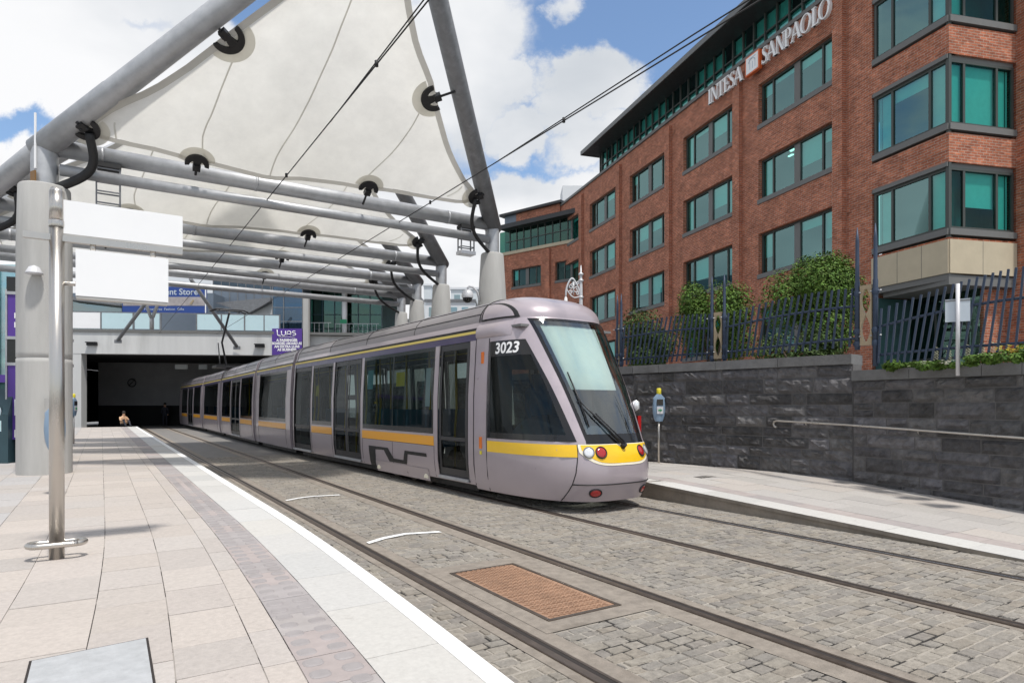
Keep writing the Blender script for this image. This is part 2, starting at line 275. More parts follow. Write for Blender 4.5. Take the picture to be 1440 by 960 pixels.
M = dict(
 setts=mat('setts', (.262,.242,.214), .85, var=.32, scale=17, bump=.9, bscale=40, tint=True, stain=.6, stcol=(.26,.225,.185), stscale=.7),
 bed=mat('joint_sand', (.33,.30,.26), .9, var=.25, scale=9, bump=.4, stain=1.0, stcol=(.022,.02,.018), stscale=1.9, stlo=.51, sthi=.56),
 bedfar=mat('worn_track_paving', (.20,.19,.18), .85, var=.15, scale=3, bump=.3),
 railbed=mat('rail_concrete', (.255,.222,.188), .85, var=.3, scale=9, bump=.5, stain=.65, stcol=(.15,.125,.10), stscale=1.8),
 railsteel=mat('rail_steel', (.16,.13,.11), .4, .7, var=.25, scale=9),
 railpol=mat('polished_rail_steel', (.55,.56,.60), .25, .9, var=.15, scale=9),
 groove=mat('rail_groove', (.025,.02,.018), .8),
 slab=mat('granite_paving', (.445,.412,.386), .75, var=.13, scale=30, bump=.25, bscale=110, tint=True, stain=.55, stcol=(.24,.215,.195), stscale=7, stlo=.60, sthi=.72),
 slabbase=mat('paving_joint', (.34,.315,.29), .9, var=.3, scale=8, stain=1.0, stcol=(.04,.036,.032), stscale=1.5, stlo=.47, sthi=.53),
 tactile=mat('tactile_paving', (.355,.328,.318), .8, var=.12, scale=8, bump=.15, bscale=90, tint=True, stain=.25, stcol=(.22,.18,.16)),
 coping=mat('pale_granite_coping', (.52,.51,.49), .7, var=.10, scale=30, bump=.1, bscale=120, tint=True, stain=.4, stcol=(.34,.32,.29), stscale=6, stlo=.6, sthi=.72),
 white=mat('white_line_paint', (.80,.80,.79), .6, var=.06, scale=9, stain=.25, stcol=(.5,.48,.44), stscale=3),
 inspect=mat('grey_granite_slab', (.40,.41,.42), .75, var=.15, scale=12, bump=.2, bscale=90, stain=.35, stcol=(.27,.26,.25)),
 kerbface=mat('kerb_face', (.23,.20,.165), .85, var=.3, scale=4, bump=.3),
 ground=mat('asphalt', (.16,.16,.16), .9, var=.2, scale=2),
 rust=mat('rusty_iron', (.33,.20,.13), .7, .1, var=.25, scale=7, bump=.2, stain=.3, stcol=(.28,.2,.15)),
 concrete=mat('concrete', (.415,.41,.395), .85, var=.2, scale=2.2, bump=.15, bscale=40, streak=True, stain=.25, stcol=(.33,.32,.30)),
 fascia=mat('concrete_fascia', (.56,.565,.56), .8, var=.12, scale=.8, streak=True, stain=.4, stcol=(.32,.32,.31), stscale=.7),
 tunnelshade=mat('tunnel_wall_shade', (.010,.010,.011), .9, var=.3, scale=.6),  # near-black colour paints the tunnel's shade into its walls and lining
 tunnelpanel=mat('tunnel_panel', (.25,.25,.26), .8, var=.2, scale=.5),
 steel=mat('galvanised_steel', (.43,.44,.455), .5, .5, var=.16, scale=5, stain=.2, stcol=(.3,.3,.31)),
 steeldk=mat('grey_painted_steel', (.20,.205,.215), .5, .4, var=.2, scale=6, stain=.3, stcol=(.36,.37,.38), stscale=3),
 stainless=mat('brushed_stainless', (.55,.52,.48), .30, .95, var=.05, scale=4, streak=True),
 black=mat('black_rubber', (.015,.015,.016), .6, var=.2),
 blackm=mat('black_metal', (.022,.022,.024), .4, .3, var=.2),
 memb=membrane_mat('canopy_membrane', (.88,.87,.825), .52),
 membedge=membrane_mat('membrane_belt', (.58,.565,.52), .25),
 membpatch=membrane_mat('membrane_patch', (.76,.74,.67), .42),
 membseam=membrane_mat('membrane_seam', (.71,.70,.65), .38),
 shade=mat('sky_reflection_blind', (.80,.84,.82), .7, var=.05),  # white tone paints sky reflection onto the cab blind
 sign=mat('white_sign_panel', (.84,.845,.85), .4, var=.02, scale=2),
 signside=mat('sign_case', (.42,.41,.39), .5, .3),
 brick=brickmat('red_brick', (.47,.160,.084), (.31,.098,.055), (.40,.28,.22), .24, .085, .011, .6, .32),
 stone=mat('limestone_wall', (.098,.095,.097), .85, var=.55, scale=7, bump=1.0, bscale=11, tint=True, stain=.4, stcol=(.16,.155,.155), stscale=2.2),
 mortar=mat('wall_mortar', (.135,.13,.128), .9, var=.3, scale=6),
 coping2=mat('grey_stone_coping', (.17,.17,.17), .8, var=.25, scale=4, bump=.4, stain=.4, stcol=(.09,.09,.09)),
 sandstone=mat('cream_stone', (.50,.43,.31), .8, var=.08, scale=2, bump=.1),
 frame=mat('olive_window_frame', (.062,.070,.064), .5, .2, var=.1),
 frame2=mat('grey_window_sill', (.15,.15,.145), .6, var=.1),
 eave=mat('dark_eave', (.035,.036,.038), .5, .2, var=.15),
 eavelt=mat('grey_eave_edge', (.15,.155,.155), .5, .2, var=.1),
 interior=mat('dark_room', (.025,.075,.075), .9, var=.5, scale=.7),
 blind=mat('roller_blind', (.70,.76,.74), .8, var=.06),
 roomlight=None,
 pane=glass('teal_glazing', (.33,.93,.86), .82, (.28,.46,.46), 1.5, 0, .42, .06),
 paneg=glass('green_glazing', (.5,.95,.78), .6, (.40,.58,.52), 1.5, 0, .6, .12),
 paneb=glass('blue_glazing', (.45,.75,.95), .6, (.5,.65,.8), 1.5, 0, .8, .14),
 lettering=mat('white_lettering', (.85,.85,.85), .4, var=.02),
 roomlamp=mat('ceiling_lamp', (.9,.9,.85), .5),
 orange=mat('orange_logo', (.72,.15,.04), .45, var=.04),
 greyline=mat('pale_blue_grey', (.50,.56,.62), .5, var=.03),
 body=mat('lilac_silver_paint', (.405,.352,.380), .33, .22, var=.04, scale=2.5, coat=.5, stain=.12, stcol=(.26,.235,.24), stscale=1.5),
 roof=mat('grey_roof_paint', (.27,.25,.26), .4, .3, var=.1, scale=3, coat=.2, stain=.3, stcol=(.2,.185,.19)),
 yellow=mat('orange_yellow_band', (.80,.36,.012), .4, var=.03, coat=.3),
 yellow2=mat('bright_yellow_mask', (.86,.53,.012), .35, var=.03, coat=.4),
 cream=mat('pale_yellow_line', (.78,.62,.16), .45, var=.04),
 pale=mat('pale_cream_trim', (.82,.77,.62), .45, var=.03),
 purple=mat('dark_purple_band', (.060,.045,.115), .35, var=.08, coat=.3),
 signpurple=mat('purple_sign', (.085,.035,.27), .45, var=.05),
 seal=mat('black_seal', (.012,.012,.013), .5, var=.1),
 doorfr=mat('dark_door_frame', (.045,.045,.048), .4, .2, var=.1),
 tglass=glass('tram_glazing', (.80,.92,.90), .48, (.75,.80,.82), 1.5, 0, .45, .008),
 wglass=glass('windscreen_glazing', (.88,1.0,.98), .76, (.94,.98,.98), 1.5, 0, 1.0, .13),
 frit=mat('black_frit', (.012,.012,.013), .12, var=.05),
 seatblue=mat('blue_seat_cloth', (.055,.12,.20), .9, var=.2),
 polyellow=mat('yellow_grab_pole', (.62,.42,.02), .35, var=.05),
 saloon=mat('saloon_panels', (.17,.17,.17), .7, var=.1),
 dash=mat('slate_dashboard', (.085,.105,.14), .45, var=.15),
 poster=mat('teal_poster', (.10,.42,.48), .5, var=.05),
 posteryel=mat('yellow_notice', (.72,.62,.04), .5, var=.05),
 amber=mat('amber_lens', (.70,.17,.01), .2, var=.05, coat=.6),
 redlens=mat('red_lens', (.38,.012,.012), .15, var=.05, coat=.8),
 clearlens=mat('clear_lens', (.78,.80,.82), .12, .3, var=.05, coat=.8),
 fence=mat('blue_grey_paint', (.032,.050,.088), .5, .2, var=.15),
 bronze=mat('tan_panel', (.36,.285,.185), .6, var=.1),
 tealbody=mat('slate_blue_plastic', (.20,.29,.40), .4, var=.06, coat=.2),
 teal=mat('dark_teal_metal', (.025,.06,.075), .4, var=.1),
 leafA=mat('leaf_green', (.070,.140,.022), .7, var=.35, scale=3, spec=.3, tint=True),
 leafB=mat('leaf_deep_green', (.045,.085,.022), .7, var=.35, scale=3, spec=.3, tint=True),
 bark=mat('bark', (.07,.05,.035), .9, var=.3),
 flower=mat('white_petals', (.75,.75,.62), .7, var=.1),
 flowery=mat('yellow_petals', (.75,.6,.05), .7, var=.1),
 soil=mat('soil', (.05,.04,.03), .95, var=.3),
 blue=mat('royal_blue_sign', (.020,.06,.26), .5, var=.05),
 signgrey=mat('printed_sign_band', (.36,.33,.33), .6, var=.35, scale=2.5),
 glassteal=glass('balustrade_glass', (.75,.95,.98), .75, (.85,1,1), 1.5, 0, 1.0, .25),
 frostpan=mat('frosted_panel', (.50,.66,.70), .3, var=.06, scale=.6),
 paleblue=mat('pale_render', (.62,.66,.68), .8, var=.05, scale=.4),
 palegrey=mat('pale_wall', (.70,.72,.74), .8, var=.05, scale=.3),
 bluefac=mat('blue_grey_cladding', (.155,.19,.235), .45, .1, var=.12, scale=.6),
 skin=mat('skin', (.52,.30,.19), .6, var=.06),
 tan=mat('tan_shirt', (.58,.37,.23), .8, var=.1),
 darkcloth=mat('dark_cloth', (.03,.032,.045), .85, var=.2),
 hair=mat('hair', (.02,.014,.01), .7),
 lampgrey=mat('pale_lamp_paint', (.62,.62,.64), .45, .2, var=.08),
 copper=mat('copper_plate', (.26,.14,.05), .5, .5, var=.2),
)
_b = M['roomlamp'].node_tree.nodes['Principled BSDF']; _b.inputs['Emission Color'].default_value = (1, .93, .8, 1); _b.inputs['Emission Strength'].default_value = 3.0
def text_mb(s, size, M_, ext=.0, align='CENTER', bold=0, sx=1.0):
    c = bpy.data.curves.new('lettering', 'FONT'); c.body = s; c.size = size; c.extrude = ext; c.align_x = align; c.align_y = 'CENTER'; c.offset = bold; c.resolution_u = 3
    o = bpy.data.objects.new('lettering', c); COL.objects.link(o); dg = bpy.context.evaluated_depsgraph_get(); dg.update()
    me = bpy.data.meshes.new_from_object(o.evaluated_get(dg)); mb = MB()
    mb.v = [M_ @ Vector((v.co.x*sx, v.co.y, v.co.z)) for v in me.vertices]
    for p in me.polygons: mb.f.append(tuple(p.vertices)); mb.m.append(0); mb.sm.append(False); mb.c.append(None)
    bpy.data.objects.remove(o); bpy.data.meshes.remove(me); bpy.data.curves.remove(c)
    return mb
def basis(o, x, z):   # text plane: x along reading direction, z up; normal = x cross up
    x = Vector(x).normalized(); z = Vector(z).normalized(); n = x.cross(z)
    m = Matrix((x, z, n)).transposed().to_4x4(); m.translation = Vector(o); return m
# ================================================================ SETTING
def quad_strip(mb, l0, l1, t0, t1, z, m=0): mb.quad([(l0,t0,z),(l1,t0,z),(l1,t1,z),(l0,t1,z)], m)
g = MB(); g.quad([(-250,-60,-.25),(250,-60,-.25),(250,400,-.25),(-250,400,-.25)]); struct('ground', g, M['ground'])
PZ = .28
EDGE = lambda t: -3.58 - (.0053*(t+1)**2 if t < -1 else 0)          # platform edge, swings out slightly at the near end
def edge_off(t): return EDGE(t)+3.58
b = MB()
for k in range(30): quad_strip(b, -3.9, 3.1, -12+k*2, -10+k*2, -.007)
struct('track_bed', b, M['bed'], TM)
b = MB(); quad_strip(b, -3.9, 9, 12.0, 75, -.004); struct('worn_track_surface', b, M['bedfar'], TM)
# granite setts, laid in courses across the track
RAILS = (-2.97, -1.50, .28, 1.85)
BEDW = {RAILS[0]: (-.13, .24), RAILS[1]: (-.24, .20), RAILS[2]: (-.11, .11), RAILS[3]: (-.11, .11)}
COV = (-2.62, -1.88, -5.85, -4.2)
def in_bed(l0, l1, t):
    for r, (a, c) in BEDW.items():
        if l1 > r+a+.02 and l0 < r+c-.02: return True
    return COV[0]-.16 < l1 and l0 < COV[1]+.16 and COV[2]-.2 < t < COV[3]+.25
rs = random.Random(3); s_ = MB()
zones = [(-3.66, -3.10), (RAILS[0]+.24, RAILS[1]-.24), (RAILS[1]+.20, RAILS[2]-.11), (RAILS[2]+.11, RAILS[3]-.11), (RAILS[3]+.11, 2.95)]
pal = [(1,1,1),(.94,.94,.95),(1.06,1.04,1.0),(.96,.94,.91),(1.03,1.02,1.01),(.87,.86,.87),(1.0,.96,.91),(1.08,1.06,1.03)]
for (za, zb) in zones:
    t = -9.2
    while t < 12.2:
        d = rs.uniform(.092, .122); l = za - rs.uniform(0, .12)
        while l < zb-.03:
            wd = rs.uniform(.12, .23); l0 = max(l, za); l1 = min(l+wd, zb)
            if zb-l1 < .05: l1 = zb
            if l1-l0 > .03 and not (COV[0]-.16 < l1 and l0 < COV[1]+.16 and COV[2]-.2 < t+d/2 < COV[3]+.25):
                gp_ = rs.uniform(.004, .0085); e = .006; j = lambda: rs.uniform(-.005, .005)
                z = rs.uniform(-.004, .002); tx = rs.uniform(-.003, .003)
                c = rs.choice(pal); q = rs.uniform(.9, 1.1); s_.cur = (c[0]*q, c[1]*q, c[2]*q)
                O = [(l0+gp_+j(), t+gp_+j(), -.010), (l1-gp_+j(), t+gp_+j(), -.010), (l1-gp_+j(), t+d-gp_+j(), -.010), (l0+gp_+j(), t+d-gp_+j(), -.010)]
                cx, cy = (l0+l1)/2, t+d/2
                T = [(o[0]+(e if o[0] < cx else -e), o[1]+(e if o[1] < cy else -e), z+(tx if o[0] < cx else -tx)) for o in O]
                s_.quad(T)
                for k in range(4): s_.quad([O[k], O[(k+1) % 4], T[(k+1) % 4], T[k]], 0, False)
            l = l1 if l1 == zb else l+wd
        t += d
o = struct('granite_sett_paving', s_, M['setts'], TM, True)
# rails in their concrete strips
b = MB()
for r in RAILS:
    a, c = BEDW[r]
    for k in range(26): quad_strip(b, r+a, r+c, -12+k*2.5, -9.5+k*2.5, -.002)
b.quad([(COV[0]-.16, COV[2]-.2, .001), (COV[1]+.16, COV[2]-.2, .001), (COV[1]+.16, COV[3]+.25, .001), (COV[0]-.16, COV[3]+.25, .001)])
struct('rail_concrete_strip', b, M['railbed'], TM)
labs = ['dark embedded rail closest to the left platform edge', 'dark embedded rail between the rusty cover and the tram', 'thin embedded rail running under the tram on its left side', 'shiny embedded rail closest to the right platform kerb']
for r, lb in zip(RAILS, labs):
    b = MB(); pol = 1 if r > 0 else 0
    b.box((r-.045, -12, -.03), (r+.02, 62, .006), 0); b.box((r+.02, -12, -.03), (r+.062, 62, .0025), 2); b.box((r+.062, -12, -.03), (r+.085, 62, .005), 0)
    b.quad([(r-.04, -12, .0075), (r+.014, -12, .0075), (r+.014, 62, .0075), (r-.04, 62, .0075)], 1)
    solo('rail', b, [M['railsteel'], M['railpol'] if r > 1 else M['railsteel'], M['groove']], lb, 'rail', TM, 'rails set into the paving')
# white lane ticks between the rails of the near track
for (P, lb) in (([(402,704),(420,700.5),(440,698),(478,696)], 'far white painted dash between the rails'), ([(517,764),(540,757),(570,751),(619,748)], 'near white painted dash between the rails')):
    q = [inv_lt(gp(x, y, 0)) for x, y in P]; b = MB(); Pq = []
    for (l, t) in q: Pq.append([(l, t-.05, .0095), (l, t+.05, .0095)])
    b.grid(Pq, 0, False)
    o = solo('road_marking', b, M['white'], lb, 'road marking', TM); o['kind'] = 'structure'
# rusty access cover: frame, chequered lid
th = thing('access_cover', 'rusty brown chequered iron access cover set between the rails', 'access cover', TM @ Matrix.Translation((COV[0], COV[2], 0)))
cw, cl = COV[1]-COV[0], COV[3]-COV[2]
b = MB()
for (x0, y0, x1, y1) in ((0,0,cw,.035),(0,cl-.035,cw,cl),(0,.035,.035,cl-.035),(cw-.035,.035,cw,cl-.035)): b.box((x0,y0,-.02), (x1,y1,.008))
part('frame', b, M['railsteel'], th)
b = MB(); b.box((.04,.04,-.02), (cw-.04, cl-.04, .004)); y = .06
b2 = b
k = 0
while y < cl-.07:
    x = .06+(.03 if k % 2 else 0)
    while x < cw-.08:
        a = pi/4 if (k % 2) else -pi/4
        Mx = Matrix.Translation((x+.02, y+.015, .004)) @ Matrix.Rotation(a, 4, 'Z'); b.box((-.024, -.008, -.002), (.024, .008, .0075), 1, Mx)
        x += .055
    y += .042; k += 1
part('lid', b, [M['rust'], M['rust']], th)
# ---------------- left platform
rp = random.Random(11)
def slab_area(mb, l0f, l1f, t0, t1, wds, lens, z, pal, curved=False, gap=.003, zf=None, e=.002):
    l = l0f
    while l < l1f-.02:
        wd = min(rp.choice(wds), l1f-l)
        if l1f-(l+wd) < .12: wd = l1f-l
        t = t0-rp.uniform(0, .5)
        while t < t1:
            ln = rp.uniform(*lens); a, c = max(t, t0), min(t+ln, t1)
            if c-a > .03:
                col = rp.choice(pal); q = rp.uniform(.93, 1.06); mb.cur = tuple(x*q for x in col)
                o0, o1 = (edge_off(a), edge_off(c)) if curved else (0, 0)
                zz = lambda tt: (zf(tt) if zf else z)
                dz = rp.uniform(-.0015, .0015)
                P = [(l+gap+o0, a+gap, zz(a)+dz), (l+wd-gap+o0, a+gap, zz(a)+dz), (l+wd-gap+o1, c-gap, zz(c)+dz), (l+gap+o1, c-gap, zz(c)+dz)]
                mb.quad(P)
                if t < 8:
                    Q = [(p[0], p[1], p[2]-.012) for p in P]
                    for k in range(4): mb.quad([Q[k], Q[(k+1) % 4], P[(k+1) % 4], P[k]])
            t += ln
        l += wd
sp = [(1,.98,.96),(1.03,1.0,.97),(.98,.965,.955),(1.01,.98,.95),(.975,.97,.965),(1.03,1.01,.99),(1.02,.99,.96),(1.0,.975,.96)]
b = MB(); pts = [EDGE(-9+k*.5)-.02 for k in range(0, 40)]
for k in range(39):
    a, c = -9+k*.5, -8.5+k*.5
    b.quad([(-13, a, PZ-.006), (EDGE(a)-.02, a, PZ-.006), (EDGE(c)-.02, c, PZ-.006), (-13, c, PZ-.006)])
quad_strip(b, -13, -3.6, 10.5, 37, PZ-.006)
struct('left_platform_bed', b, M['slabbase'], TM)
b = MB(); prev = None
for k in range(93):
    t = -9+k*.5; l = EDGE(t)-.006
    if prev: b.quad([(prev[0], prev[1], -.03), (l, t, -.03), (l, t, PZ-.004), (prev[0], prev[1], PZ-.004)])
    prev = (l, t)
b.quad([(-13, 37, -.03), (-3.58, 37, -.03), (-3.58, 37, PZ), (-13, 37, PZ)])
struct('left_platform_kerb', b, M['kerbface'], TM)
b = MB(); slab_area(b, -6.45, -4.46, -9, 37, [.40,.42,.48,.50], (.42, .95), PZ, sp, True)
slab_area(b, -12.5, -6.45, -9, 37, [.5,.6], (.6, .9), PZ, [(.93,.96,1.0),(.9,.94,.99),(.97,.97,.97)], False)
struct('left_platform_paving', b, M['slab'], TM, True)
b = MB(); slab_area(b, -4.46, -4.13, -9, 37, [.33], (.38, .42), PZ, [(1,1,1),(1.06,1.0,.99),(.95,.95,.97)], True)
t = -9
while t < 4:
    for dl in (-4.385, -4.215):
        b.cur = (.86, .86, .88); o_ = edge_off(t)
        P = [(dl+o_+.055*(cos(a)**2)**.35*(1 if cos(a) > 0 else -1), t+.055*(sin(a)**2)**.35*(1 if sin(a) > 0 else -1)) for a in [2*pi*(k+.5)/12 for k in range(12)]]
        top = [(dl+o_+(p[0]-dl-o_)*.8, t+(p[1]-t)*.8, PZ+.006) for p in P]; b.quad(top)
        bt = [(p[0], p[1], PZ+.0005) for p in P]
        for k in range(12): b.quad([bt[k], bt[(k+1) % 12], top[(k+1) % 12], top[k]], 0, True)
    t += .165
struct('left_platform_tactile_paving', b, M['tactile'], TM, True)
b = MB(); slab_area(b, -4.13, -3.665, -9, 37, [.465], (.9, 1.0), PZ, [(1,1,1),(1.03,1.02,1.0),(.96,.97,.98)], True)
struct('left_platform_coping', b, M['coping'], TM, True)
b = MB(); prev = None
for k in range(93):
    t = -9+k*.5; l = EDGE(t)
    if prev:
        q = [(prev[0]-.115, prev[1], PZ+.003), (prev[0]+.006, prev[1], PZ+.003), (l+.006, t, PZ+.003), (l-.115, t, PZ+.003)]
        b.quad(q); b.quad([(q[1][0], q[1][1], PZ-.02), (q[2][0], q[2][1], PZ-.02), q[2], q[1]])
    prev = (l, t)
struct('platform_edge_line', b, M['white'], TM)
# pale inspection slab with open joint
q = [inv_lt(gp(x, y, PZ)) for x, y in ((45,930),(205,898),(217,975),(30,990))]
b = MB(); cxx = sum(p[0] for p in q)/4; cyy = sum(p[1] for p in q)/4
b.quad([(cxx+(p[0]-cxx)*1.05, cyy+(p[1]-cyy)*1.05, PZ+.0025) for p in q][::-1], 1)
b.prism([(p[0], p[1]) for p in q], PZ+.002, PZ+.0065, 0)
solo('inspection_slab', b, [M['inspect'], M['groove']], 'pale grey square inspection slab with an open dark joint at the bottom left', 'inspection cover', TM)
# ---------------- right platform (ramps down towards the camera)
def RZ(t): return min(.28, max(.015, .28+(t+1.5)*.0457))
def zquad(mb, l0, l1, t0, t1, dz, m=0, n=1):
    mb.quad([(l0, t0, RZ(t0)+dz), (l1, t0, RZ(t0)+dz), (l1, t1, RZ(t1)+dz), (l0, t1, RZ(t1)+dz)], m)
ts = [-12, -9, -7.3]+[-7.3+.2*k for k in range(1, 30)]+[-1.5, 5, 12, 25, 50]
b = MB()
for a, c in zip(ts[:-1], ts[1:]): zquad(b, 2.68, 7.2, a, c, -.006)
struct('right_platform_bed', b, M['slabbase'], TM)
b = MB()
for a, c in zip(ts[:-1], ts[1:]):
    b.quad([(2.685, a, -.05), (2.685, c, -.05), (2.685, c, RZ(c)-.05), (2.685, a, RZ(a)-.05)])
    b.quad([(2.66, a, RZ(a)-.05), (2.66, c, RZ(c)-.05), (2.66, c, RZ(c)), (2.66, a, RZ(a))])
    b.quad([(2.685, a, RZ(a)-.05), (2.685, c, RZ(c)-.05), (2.66, c, RZ(c)-.05), (2.66, a, RZ(a)-.05)])
struct('right_platform_kerb', b, M['kerbface'], TM)
b = MB(); slab_area(b, 3.45, 7.1, -12, 30, [.45,.5,.55], (.6,.9), 0, [(.93,.95,.95),(.90,.92,.93),(.97,.96,.94)], False, .003, RZ)
struct('right_platform_paving', b, M['slab'], TM, True)
b = MB(); slab_area(b, 2.66, 3.12, -12, 30, [.46], (.9,1.0), 0, [(.98,.98,.97),(1,1,1),(1.02,1.01,1.0)], False, .003, RZ)
struct('right_platform_coping', b, M['coping'], TM, True)
b = MB(); slab_area(b, 3.12, 3.45, -12, 30, [.33], (.4,.4), 0, [(1.05,1,.98),(.97,.95,.95)], False, .003, RZ)
struct('right_platform_tactile_paving', b, M['tactile'], TM, True)

# ---------------- stone retaining wall in two lengths, rock faced blocks
def stone_wall(name, label, P, ztop, seed, cap, capover):
    th_ = thing(name, label, 'wall', TM @ Matrix.Translation((P[0][0], P[0][1], 0)))
    rw = random.Random(seed); mb = MB(); cp = MB()
    for (a, c) in zip(P[:-1], P[1:]):
        A = Vector((a[0], a[1], 0)); C = Vector((c[0], c[1], 0)); d = (C-A); Ln = d.length; d.normalize(); nrm = Vector((d.y, -d.x, 0))
        if nrm.x > 0: nrm = -nrm
        z0 = -.1
        Q = [A+nrm*0, C+nrm*0]
        mb.cur = (1,1,1)
        bk = lambda o, z: [A-nrm*0, C]
        mb.quad([A+ZV*z0, C+ZV*z0, C+ZV*ztop, A+ZV*ztop], 1)
        mb.quad([A-nrm*.45+ZV*z0, C-nrm*.45+ZV*z0, C-nrm*.45+ZV*ztop, A-nrm*.45+ZV*ztop], 1)
        for E_ in (A, C): mb.quad([E_+ZV*z0, E_-nrm*.45+ZV*z0, E_-nrm*.45+ZV*ztop, E_+ZV*ztop], 1)
        z = 0.0
        while z < ztop-.02:
            h = rw.choice([.19, .23, .27, .31]); h = min(h, ztop-z)
            if ztop-(z+h) < .12: h = ztop-z
            x = -rw.uniform(0, .3)
            while x < Ln:
                wd = rw.uniform(.28, .95); x0, x1 = max(x, 0), min(x+wd, Ln); x += wd
                if x1-x0 < .05: continue
                parts_ = [(z, h)]
                if wd < .6 and h > .25 and rw.random() < .4: parts_ = [(z, h*.5), (z+h*.5, h*.5)]
                for (zz, hh) in parts_:
                    nx = max(3, int((x1-x0)/.07)); nz = max(3, int(hh/.055)); g_ = .009; dep = rw.uniform(.035, .085); gt = rw.uniform(.55, 1.55); mb.cur = (gt, gt, gt*rw.uniform(.97, 1.05))
                    G = []; ph = [rw.uniform(0, 6) for _ in range(4)]
                    for i in range(nz+1):
                        row = []
                        for j in range(nx+1):
                            fx, fz = j/nx, i/nz
                            e = min(fx*(x1-x0), (1-fx)*(x1-x0), fz*hh, (1-fz)*hh)
                            dd = 0 if (i in (0, nz) or j in (0, nx)) else dep*min(1, .55+e/.09)*(.75+.35*sin(fx*5+ph[0])*cos(fz*4+ph[1]))+rw.uniform(-.022, .022)
                            if i in (0, nz) or j in (0, nx): dd = .006
                            row.append(A+d*(x0+g_+fx*(x1-x0-2*g_))+ZV*(zz+g_+fz*(hh-2*g_))+nrm*dd)
                        G.append(row)
                    mb.grid(G, 0, False)
            z += h
        x = 0
        while x < Ln:
            ln = min(rw.uniform(1.0, 1.5), Ln-x); cp.cur = None
            Mx = Matrix((d, -nrm, ZV)).transposed().to_4x4(); Mx.translation = A+d*x
            cp.box((.004, -capover, ztop), (ln-.004, .5, ztop+cap), 0, Mx); x += ln
    for q in (mb, cp): q.v = [p-Vector((P[0][0], P[0][1], 0)) for p in q.v]
    part('masonry', mb, [M['stone'], M['mortar']], th_, col=True); part('coping', cp, M['coping2'], th_)
    return th_
W1 = [(6.47, -3.1), (5.62, 1.9), (5.5, 6), (5.5, 22)]
W2 = [(6.45, -3.12), (6.02, -5.92), (5.6, -8.8), (5.2, -12)]
stone_wall('stone_wall', 'dark rock faced stone wall with the taller coping behind the tram nose', W1, 2.42, 5, .19, .07)
stone_wall('stone_wall', 'dark rock faced stone wall with lower coping below the flower bed', W2, 2.10, 8, .19, .06)
b = MB(); b.quad([(6.3, 22, 2.2), (6.75, -3.1, 2.2), (6.3, -6, 2.2), (5.6, -12, 2.2), (60, -12, 2.2), (60, 60, 2.2), (5.8, 60, 2.2)]); struct('upper_terrace', b, M['ground'], TM)

# ---------------- red brick office building
KC = 19.03
C0 = Vector((13.6, 19.92, 0)); VD = Vector((-.304, .9527, 0)); ON = Vector((-.9527, -.304, 0))
BM = Matrix((VD, ON, ZV)).transposed().to_4x4(); BM.translation = C0       # x along facade away, y outwards, z up
WD = Vector((.975, .2222, 0)); WN = Vector((.2222, -.975, 0))
bld = thing('office_building', 'long four storey red brick office building with teal windows and a white bank sign', 'office building', BM)
RM = BM.inverted() @ (lambda m: m)(Matrix((WD, -WN, ZV)).transposed().to_4x4()) ; RM.translation = Vector((0, 0, 0))  # right face, local to building: x along, -y outwards
def facade(mb, xs0, xs1, z0, z1, holes, Mx, out=1, rev=.32, m=0, mrev=0):
    """sheet in the local x/z plane with rectangular holes and their reveals; out = sign of the outward y"""
    xs = sorted(set([xs0, xs1]+[h[0] for h in holes]+[h[1] for h in holes])); zs = sorted(set([z0, z1]+[h[2] for h in holes]+[h[3] for h in holes]))
    def hole(x, z): return any(h[0] < x < h[1] and h[2] < z < h[3] for h in holes)
    for i in range(len(xs)-1):
        for k in range(len(zs)-1):
            if hole((xs[i]+xs[i+1])/2, (zs[k]+zs[k+1])/2): continue
            mb.quad([Mx @ Vector(p) for p in ((xs[i],0,zs[k]),(xs[i+1],0,zs[k]),(xs[i+1],0,zs[k+1]),(xs[i],0,zs[k+1]))], m)
    for (a, c, e, f) in holes:
        r = -out*rev
        for P in (((a,0,e),(a,r,e),(a,r,f),(a,0,f)),((c,0,e),(c,r,e),(c,r,f),(c,0,f)),((a,0,e),(c,0,e),(c,r,e),(a,r,e)),((a,0,f),(c,0,f),(c,r,f),(a,r,f))):
            if a == 0 and P[0][0] == 0 and P[1][0] == 0: continue      # glazed corner: no brick return
            mb.quad([Mx @ Vector(p) for p in P], mrev)
rb = random.Random(21)
